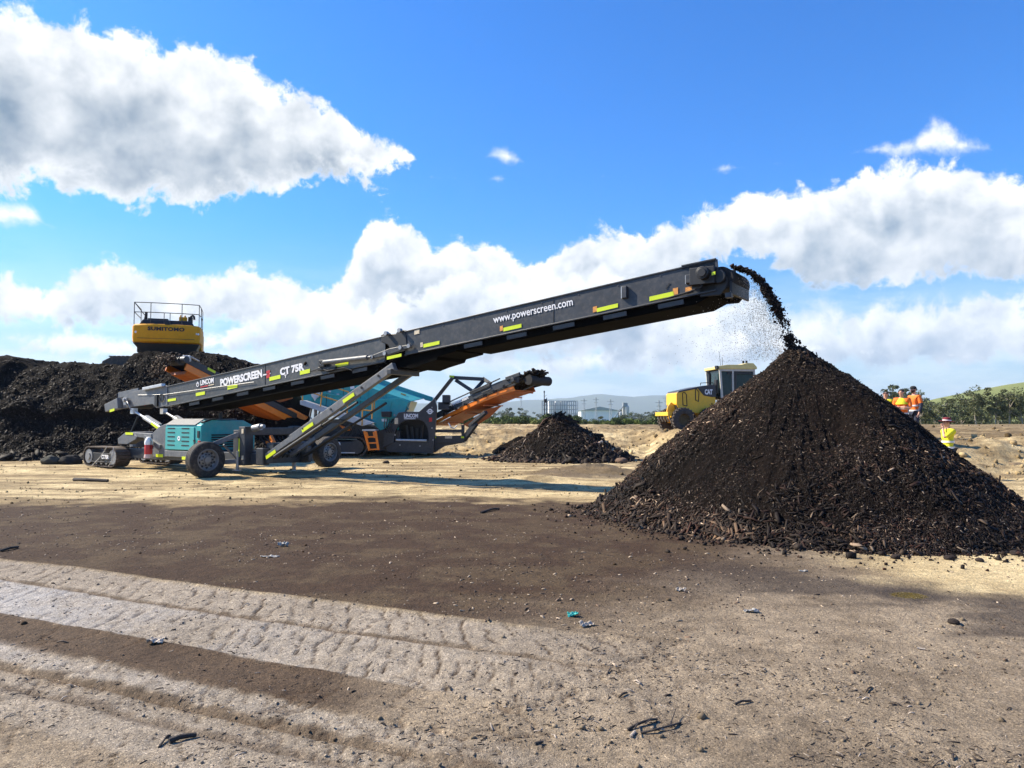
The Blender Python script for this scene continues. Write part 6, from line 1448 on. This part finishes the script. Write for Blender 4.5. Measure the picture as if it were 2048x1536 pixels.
# masts
for i, (px, ytop, Y) in enumerate(((1042, 790, 640), (1168, 797, 500), (1192, 795, 540), (1221, 798, 480), (1318, 800, 430), (1332, 792, 520))):
    x = (px-1024)/1479*Y; z0 = float(ground_h(np.array(x), np.array(Y))); top = 1.7+(838-ytop)/1479*Y
    t = thing('power_pylon', ('lattice pylon left of the small heap, under the orange conveyor', 'pylon beside the tower block', 'pylon above the middle of the white shed', 'pylon just left of the silos', 'pylon among the trees right of the silos', 'tallest pylon, just left of the yellow grader')[i], 'pylon', (x, Y, z0), 0, 'power pylons in the valley')
    mb = MB()
    for a in (-1, 1):
        for b in (-1, 1): mb.bar((x+a*1.0, Y+b*1.0, z0), (x+a*.25, Y+b*.25, top), .16, .16)
    for k in range(8): u = k/8; v = (k+1)/8; w0, w1 = 1.0-.75*u, 1.0-.75*v; s_ = 1 if k % 2 else -1; mb.bar((x-w0*s_, Y-w0, z0+(top-z0)*u), (x+w1*s_, Y-w1, z0+(top-z0)*v), .09, .09)
    mb.build('lattice', M_fgrey, t); mb = MB(); mb.bar((x-2.2, Y, top-1.5), (x+2.2, Y, top-1.5), .2, .25); mb.bar((x-1.5, Y, top-3.6), (x+1.5, Y, top-3.6), .2, .25); mb.build('cross_arm', M_fgrey, t)
# mast with a dark box near the plateau edge
Y = 84; x = (1091-1024)/1479*Y; z0 = float(ground_h(np.array(x), np.array(Y))); top = 1.7+53/1479*Y
t = thing('signal_mast', 'dark twin mast with a black box just behind the small heap', 'mast', (x, Y, z0)); mb = MB(); mb.cyl((x-.14, Y, z0), (x-.14, Y, top), .05); mb.cyl((x+.14, Y, z0), (x+.14, Y, top-.6), .045)
for k in range(6): mb.bar((x-.14, Y, z0+.5+k*.5), (x+.14, Y, z0+.75+k*.5), .03, .03)
mb.build('pole', M_dark, t); mb = MB(); mb.box((x+.02, Y-.06, top-.95), (.30, .24, .42)); mb.build('box', M_black, t, bevel=.02); mb = MB(); mb.cyl((x-.14, Y, top), (x-.14, Y, top+.2), .10, .06); mb.build('lamp', M_black, t, smooth=True)

# ------------------------------------------------------------------ blue mountains
mx = np.linspace(-3800, 6500, 300); my = np.linspace(0, 1, 26)
XX, VV = np.meshgrid(mx, my, indexing='ij'); Ym = 6600.
px_ = 1024+1479*XX/Ym
sky_ = np.interp(px_, [200, 700, 860, 960, 1020, 1080, 1150, 1200, 1260, 1320, 1400, 1480, 1700, 2048, 2500], [822, 815, 809, 803, 807, 801, 796, 795, 799, 794, 797, 800, 806, 815, 820])
Hm = (838-sky_)/1479*Ym*1.12 + 10
zz = Hm*np.sin(np.pi*np.clip(VV, 0, 1))**.8*(.86+.28*fbm(XX/420, VV*3, 5, 141)) - 14
yy = Ym + (VV-.5)*2600
V = np.stack([XX.ravel(), yy.ravel(), zz.ravel()], 1); i = np.arange(XX.size).reshape(XX.shape)
F = np.stack([i[:-1, :-1].ravel(), i[1:, :-1].ravel(), i[1:, 1:].ravel(), i[:-1, 1:].ravel()], 1)
o = raw_mesh('mountains', V, F, pmat('forested_slopes', (.05, .075, .04), .9, var=.3, scale=.004), None, smooth=True); tag(o, kind='structure')
# ------------------------------------------------------------------ haze
hz = bpy.data.materials.new('haze'); hz.use_nodes = True; HT = NT(hz.node_tree); HT.n.remove(HT.n['Principled BSDF'])
pv = HT.node('ShaderNodeVolumePrincipled'); pv.inputs['Color'].default_value = (.72, .86, 1.0, 1); pv.inputs['Density'].default_value = 1.2e-4; pv.inputs['Anisotropy'].default_value = .1
HT.l.new(pv.outputs[0], HT.n['Material Output'].inputs['Volume'])
o = MB().box((0, 4500, 130), (30000, 23000, 340)).build('haze', hz); tag(o, kind='stuff')
# ------------------------------------------------------------------ scattered chips, twigs, clods
def norm_at(x, y, e=.03):
    a = (gz(x+e, y)-gz(x-e, y))/(2*e); b = (gz(x, y+e)-gz(x, y-e))/(2*e); N = np.stack([-a, -b, np.ones_like(a)], 1); return N/np.linalg.norm(N, axis=1, keepdims=True)
def in_frame(r, n, y0, y1, pw=1.0):
    y = y0*(y1/y0)**(r.uniform(0, 1, n)**pw); x = r.uniform(-.76, .76, n)*y; return x, y
def scatter(name, label, x, y, L, Wd, Th, col, seed, tilt=.25, sink=.3, mat=None):
    N = norm_at(x, y); P = np.stack([x, y, gz(x, y)], 1)+N*(Th*(.5-sink))[:, None]
    V, F = chips_arrays(P, N, L, Wd, Th, seed, tilt); o = raw_mesh(name, V, F, mat or chip_mat, None, col=np.repeat(col, 12, 0)); tag(o, label, 'ground litter', kind='stuff'); return o
r = np.random.default_rng(201)
x, y = in_frame(r, 26000, 4.6, 17)
t, c = track_parts(x, y); edge = 15.0 + 1.0*(fbm(x*.5, y*.8, 5, 81)-.5)
clump = fbm(x*.9, y*1.2, 4, 203)
rtm = sst(-1.2, 1.4, x-(1.2+.55*(y-6)))
p = np.where(c > 5.62, .55, .10)*sst(edge+.6, edge-.3, y)*(1-.55*rtm)*sst(.30, .62, clump) + .02
k = r.uniform(0, 1, len(x)) < p; x, y = x[k], y[k]; n = len(x)
q = r.uniform(0, 1, n); v = r.uniform(.7, 1.25, (n, 1))
col = np.where((q < .40)[:, None], np.array([[.040, .028, .021]]), np.where((q < .72)[:, None], np.array([[.15, .10, .066]]), np.array([[.40, .31, .22]])))*v
L = np.minimum(.007+.014*r.gamma(1.2, .6, n)*(.8+.06*y), .06); scatter('wood_chips', 'pale and dark wood chips strewn over the brown compost belt', x, y, L, L*r.uniform(.12, .40, n)+.003, L*r.uniform(.06, .18, n)+.002, col, 204)
# twigs and dark fibres on the grey soil
r = np.random.default_rng(211)
x, y = in_frame(r, 16000, 3.4, 9.5); t, c = track_parts(x, y); k = (c < 5.6) & (r.uniform(0, 1, len(x)) < sst(.35, .65, fbm(x*1.1, y*1.1, 4, 213))*(.3+.7*sst(-5, -2, t))); x, y = x[k], y[k]; n = len(x)
q = r.uniform(0, 1, n); col = np.where((q < .55)[:, None], np.array([[.050, .038, .030]]), np.where((q < .8)[:, None], np.array([[.13, .10, .075]]), np.array([[.36, .30, .24]])))*r.uniform(.7, 1.3, (n, 1))
L = .010+.020*r.gamma(1.2, .6, n); scatter('twig_litter', 'fine dark twigs and fibres lying on the grey soil in front', x, y, L, .002+L*r.uniform(.03, .12, n), .002+L*r.uniform(.03, .08, n), col, 214, .15, .1)
# clods
r = np.random.default_rng(221)
x, y = in_frame(r, 46000, 3.4, 30); t, c = track_parts(x, y); by = bank_y(x)
p = .20*sst(.45, .7, fbm(x*.8, y*.8, 4, 223))*sst(-5, -2, t)*sst(9, 5, y) + .45*sst(.42, .66, fbm(x*.5, y*1.6, 4, 224))*sst(14.5, 16, y) + .015
k = r.uniform(0, 1, len(x)) < p; x, y = x[k], y[k]; n = len(x); C = ground_colour(x, y)[:, :3]*r.uniform(.55, 1.05, (n, 1))
L = (.004+.0085*r.gamma(1.1, .6, n))*(1+.10*np.maximum(y-6, 0)); scatter('soil_clods', 'small crumbs and clods of soil over the yard', x, y, L, L*r.uniform(.6, .95, n), L*r.uniform(.45, .8, n), C, 225, .5, .25, mat=attr_mat('clod_soil', rough=.95, scale=50, var=.3, bump=.5, bscale=60, bdist=.01, spec=.15))
# rough lumps on the bank and the upper level
r = np.random.default_rng(231)
y = r.uniform(20, 75, 16000); x = r.uniform(-.25, .80, len(y))*y; by = bank_y(x); p = .5*np.exp(-((y-by-3)/5)**2) + .22*sst(60, 90, y) + .05; p = p*sst(.35, .65, fbm(x*.35, y*.3, 4, 233)); k = (r.uniform(0, 1, len(x)) < p) & (y > by-1.5); x, y = x[k], y[k]; n = len(x)
C = ground_colour(x, y)[:, :3]*r.uniform(.6, 1.15, (n, 1)); L = np.minimum(.04+.07*r.gamma(1.2, .6, n), .22); scatter('bank_lumps', 'dirt lumps along the rough bank and the upper level', x, y, L, L*r.uniform(.5, .95, n), L*r.uniform(.4, .8, n), C, 235, .6, .25, mat=bpy.data.materials['clod_soil'])
# crumbs rolled out from the foot of the heaps
r = np.random.default_rng(241)
for (cx, cy, R0, nn, sz) in ((PILE[0], PILE[1], 4.45, 8000, .020), (2.0, 31.2, 2.8, 900, .08)):
    th = r.uniform(math.pi*.95, math.pi*2.05, nn); rr = R0 + r.gamma(1.0, .28, nn)*(R0/4.6) - .25; x = cx+np.cos(th)*rr*(.87 if R0 > 4 else 1); y = cy+np.sin(th)*rr; L = sz*(.4+r.gamma(1.4, .6, nn)); col = np.repeat(chip_colours(nn, 242, .03).reshape(nn, 12, 3)[:, :1], 1, 1)[:, 0]
    scatter('mulch_crumbs', 'dark crumbs of mulch rolled out from the foot of the ' + ('big cone' if R0 > 4 else 'small black heap'), x, y, L, L*r.uniform(.5, .9, nn), L*r.uniform(.4, .8, nn), col, 243, .5, .2)
# ------------------------------------------------------------------ single pieces one can point to
def gpt(px, py):
    d = ray(px, py); t = -CAMZ/d.z
    for _ in range(6): p = Vector((0, 0, CAMZ))+d*t; t = (float(gz(p.x, p.y))-CAMZ)/d.z
    return Vector((0, 0, CAMZ))+d*t
def rock(label, px, py, s, col, seed, name='dirt_lump', cat='clod', sz=.6, group=None, el=1.0):
    p = gpt(px, py); n = 40; m = 24; th, ph = np.meshgrid(np.arange(n)*2*math.pi/n, np.linspace(.02, math.pi-.02, m))
    a, b, c = np.sin(ph)*np.cos(th), np.sin(ph)*np.sin(th), np.cos(ph)
    k = .75 + .5*fbm(a*1.6+b*.7+seed, c*1.6+b*1.3, 4, seed) + .15*(fbm(a*6+b*3+seed, c*6-b*2, 3, seed+1)-.5)
    V = np.stack([(a*k*s*el).ravel(), (b*k*s).ravel(), (c*k*s*sz).ravel()+s*sz*.5], 1); i = np.arange(n*m).reshape(m, n)
    F = np.stack([i[:-1].ravel(), np.roll(i, -1, 1)[:-1].ravel(), np.roll(i, -1, 1)[1:].ravel(), i[1:].ravel()], 1)
    o = raw_mesh(name, V, F, bpy.data.materials['clod_soil'], None, col=np.tile(np.array([col]), (n*m, 1))*(.75+.5*k.ravel()[:, None]-.25), smooth=True); o.location = p; tag(o, label, cat, group); return o
rock('large pale lump of dirt on the rough slope beyond the big cone', 2022, 945, .36, (.22, .16, .095), 3, el=1.5)
rock('rusty brown lump of dirt lying by the right foot of the small black heap', 1243, 926, .24, (.15, .10, .07), 5)
rock('pale flat stone at the front foot of the small black heap', 1147, 922, .26, (.30, .24, .16), 7, 'stone', 'stone', .28, el=1.5)
rock('mossy grey boulder at the foot of the mulch bank, left of the other', 102, 928, .34, (.07, .068, .055), 9, 'boulder', 'stone', group='boulders by the mulch bank')
rock('dark boulder at the foot of the mulch bank, nearest the crawler track', 142, 928, .38, (.03, .028, .026), 11, 'boulder', 'stone', group='boulders by the mulch bank')
rock('small black clod alone on the bare grey soil below the yellow puddle', 1908, 1247, .045, (.028, .022, .019), 13)
rock('black clod on tan ground before the cone, leftmost of four', 1792, 1117, .055, (.03, .023, .02), 15, group='clods on the tan ground'); rock('black clod on tan ground before the cone, second of four', 1898, 1119, .06, (.03, .023, .02), 17, group='clods on the tan ground'); rock('black clod on tan ground before the cone, third of four', 1960, 1123, .045, (.03, .023, .02), 19, group='clods on the tan ground'); rock('black clod on tan ground before the cone, rightmost of four', 2031, 1110, .065, (.03, .023, .02), 21, group='clods on the tan ground')
rock('small dark clod on pale ground behind the right wheel', 772, 927, .13, (.06, .045, .035), 23)
def sheet(name, label, cat, px, py, w, d, h, mat, seed, rz=0.0):
    """a crumpled scrap of film or paper"""
    p = gpt(px, py); n = 22; u, v = np.meshgrid(np.linspace(-1, 1, n), np.linspace(-1, 1, n)); out = .75+.5*fbm(np.arctan2(v, u)*1.1+seed, u*0, 3, seed)
    x = u*w/2*out; y = v*d/2*out; z = h*(fbm(u*1.7+seed, v*1.7, 4, seed)-.25)*1.4 + .25*h*(fbm(u*6, v*6+seed, 3, seed+2)-.5)
    c, s = math.cos(rz), math.sin(rz); V = np.stack([(x*c-y*s).ravel(), (x*s+y*c).ravel(), np.maximum(z, .003).ravel()], 1); i = np.arange(n*n).reshape(n, n)
    F = np.stack([i[:-1, :-1].ravel(), i[:-1, 1:].ravel(), i[1:, 1:].ravel(), i[1:, :-1].ravel()], 1); o = raw_mesh(name, V, F, mat, None, smooth=True); o.location = p
    so = o.modifiers.new('thick', 'SOLIDIFY'); so.thickness = .002; tag(o, label, cat); return o
M_paper = pmat('soiled_paper', (.40, .34, .27), .7, var=.2, scale=20); M_wrap = pmat('teal_wrapper', (.04, .38, .33), .35, var=.15); M_film = pmat('grey_film', (.30, .285, .26), .5, var=.15); M_stick = pmat('dark_weathered_wood', (.035, .027, .022), .8, var=.3, bump=.5); M_pstick = pmat('pale_weathered_wood', (.36, .30, .24), .8, var=.25, bump=.5)
sheet('plastic_wrapper', 'crumpled teal plastic wrapper on the edge of the brown belt', 'litter', 1146, 1233, .085, .06, .055, M_wrap, 2)
sheet('paper_scrap', 'pale torn paper scrap just right of the teal wrapper', 'litter', 1172, 1251, .13, .07, .05, M_paper, 4, .5)
sheet('plastic_film', 'grey white scrap of plastic film on the soil below the cone', 'litter', 1502, 1224, .12, .07, .045, M_film, 6)
sheet('paper_scrap', 'crumpled cream paper on the dark strip between the wheel tracks', 'litter', 314, 1284, .12, .08, .05, M_paper, 8)
sheet('paper_scrap', 'white curled strip of paper in the middle of the brown belt', 'litter', 566, 1093, .14, .06, .09, M_film, 10)
sheet('plastic_film', 'dark edged flat film scrap on the brown belt, left of the curled strip', 'litter', 541, 1114, .22, .07, .03, M_film, 12)
sheet('plastic_film', 'small pale film scrap on smeared soil below the cone', 'litter', 1606, 1143, .09, .05, .03, M_film, 14); sheet('paper_scrap', 'small white scrap among wood litter at the right end of the brown belt', 'litter', 1362, 1182, .09, .05, .045, M_paper, 16)
def stick(label, pts, rad, mat, name='stick', fork=None, group=None):
    q = [gpt(x, y) for x, y in pts]; q = [p+Vector((0, 0, rad*.8+(.012 if 0 < k < len(q)-1 else 0))) for k, p in enumerate(q)]; mb = MB(); n = len(q)
    for k in range(n-1): mb.cyl(q[k], q[k+1], rad*(1-.35*k/n), rad*(1-.35*(k+1)/n), n=8)
    for a, b in (fork or []):
        p = gpt(*b); mb.cyl(q[a], p+Vector((0, 0, rad+.03)), rad*.6, rad*.3, n=6)
    o = mb.build(name, mat, None, smooth=True); tag(o, label, 'stick', group); return o
stick('thick dark stick lying on grey soil in the lower left', [(338, 1487), (360, 1483), (392, 1474)], .016, M_stick)
stick('thin twig left of the thick dark stick', [(318, 1496), (334, 1478), (341, 1472)], .006, M_stick)
stick('long black branch at the far edge of the yard, left', [(148, 962), (175, 963), (216, 964)], .05, M_stick)
stick('forked dark twig in the lower middle, pointing right', [(1255, 1462), (1275, 1455), (1300, 1446), (1314, 1441)], .009, M_stick, fork=[(1, (1268, 1474)), (2, (1290, 1462))])
stick('long bent twig below the forked one', [(1282, 1468), (1310, 1466), (1340, 1458), (1362, 1447)], .007, M_stick, fork=[(2, (1352, 1430))])
stick('pale broken stub of wood next to the forked twig', [(1262, 1476), (1270, 1466)], .010, M_pstick)
stick('short dark stick right of centre on bare grey soil', [(1470, 1410), (1484, 1408), (1502, 1404)], .008, M_stick)
stick('dark splinter on the grey soil at far bottom, left of the twigs', [(1070, 1490), (1085, 1486)], .009, M_stick)
stick('dark bark strip on the brown belt near the cone', [(962, 1027), (985, 1021), (998, 1019)], .022, M_stick)
stick('pale flat splinter right of the puddle line', [(1834, 1298), (1850, 1300)], .008, M_pstick)
stick('dark weathered stick at the left edge of the brown belt', [(0, 1104), (20, 1100), (36, 1096)], .02, M_stick)
stick('pale wood sliver near the top of the cone slope', [(0, 0)], .0, M_pstick) if False else None
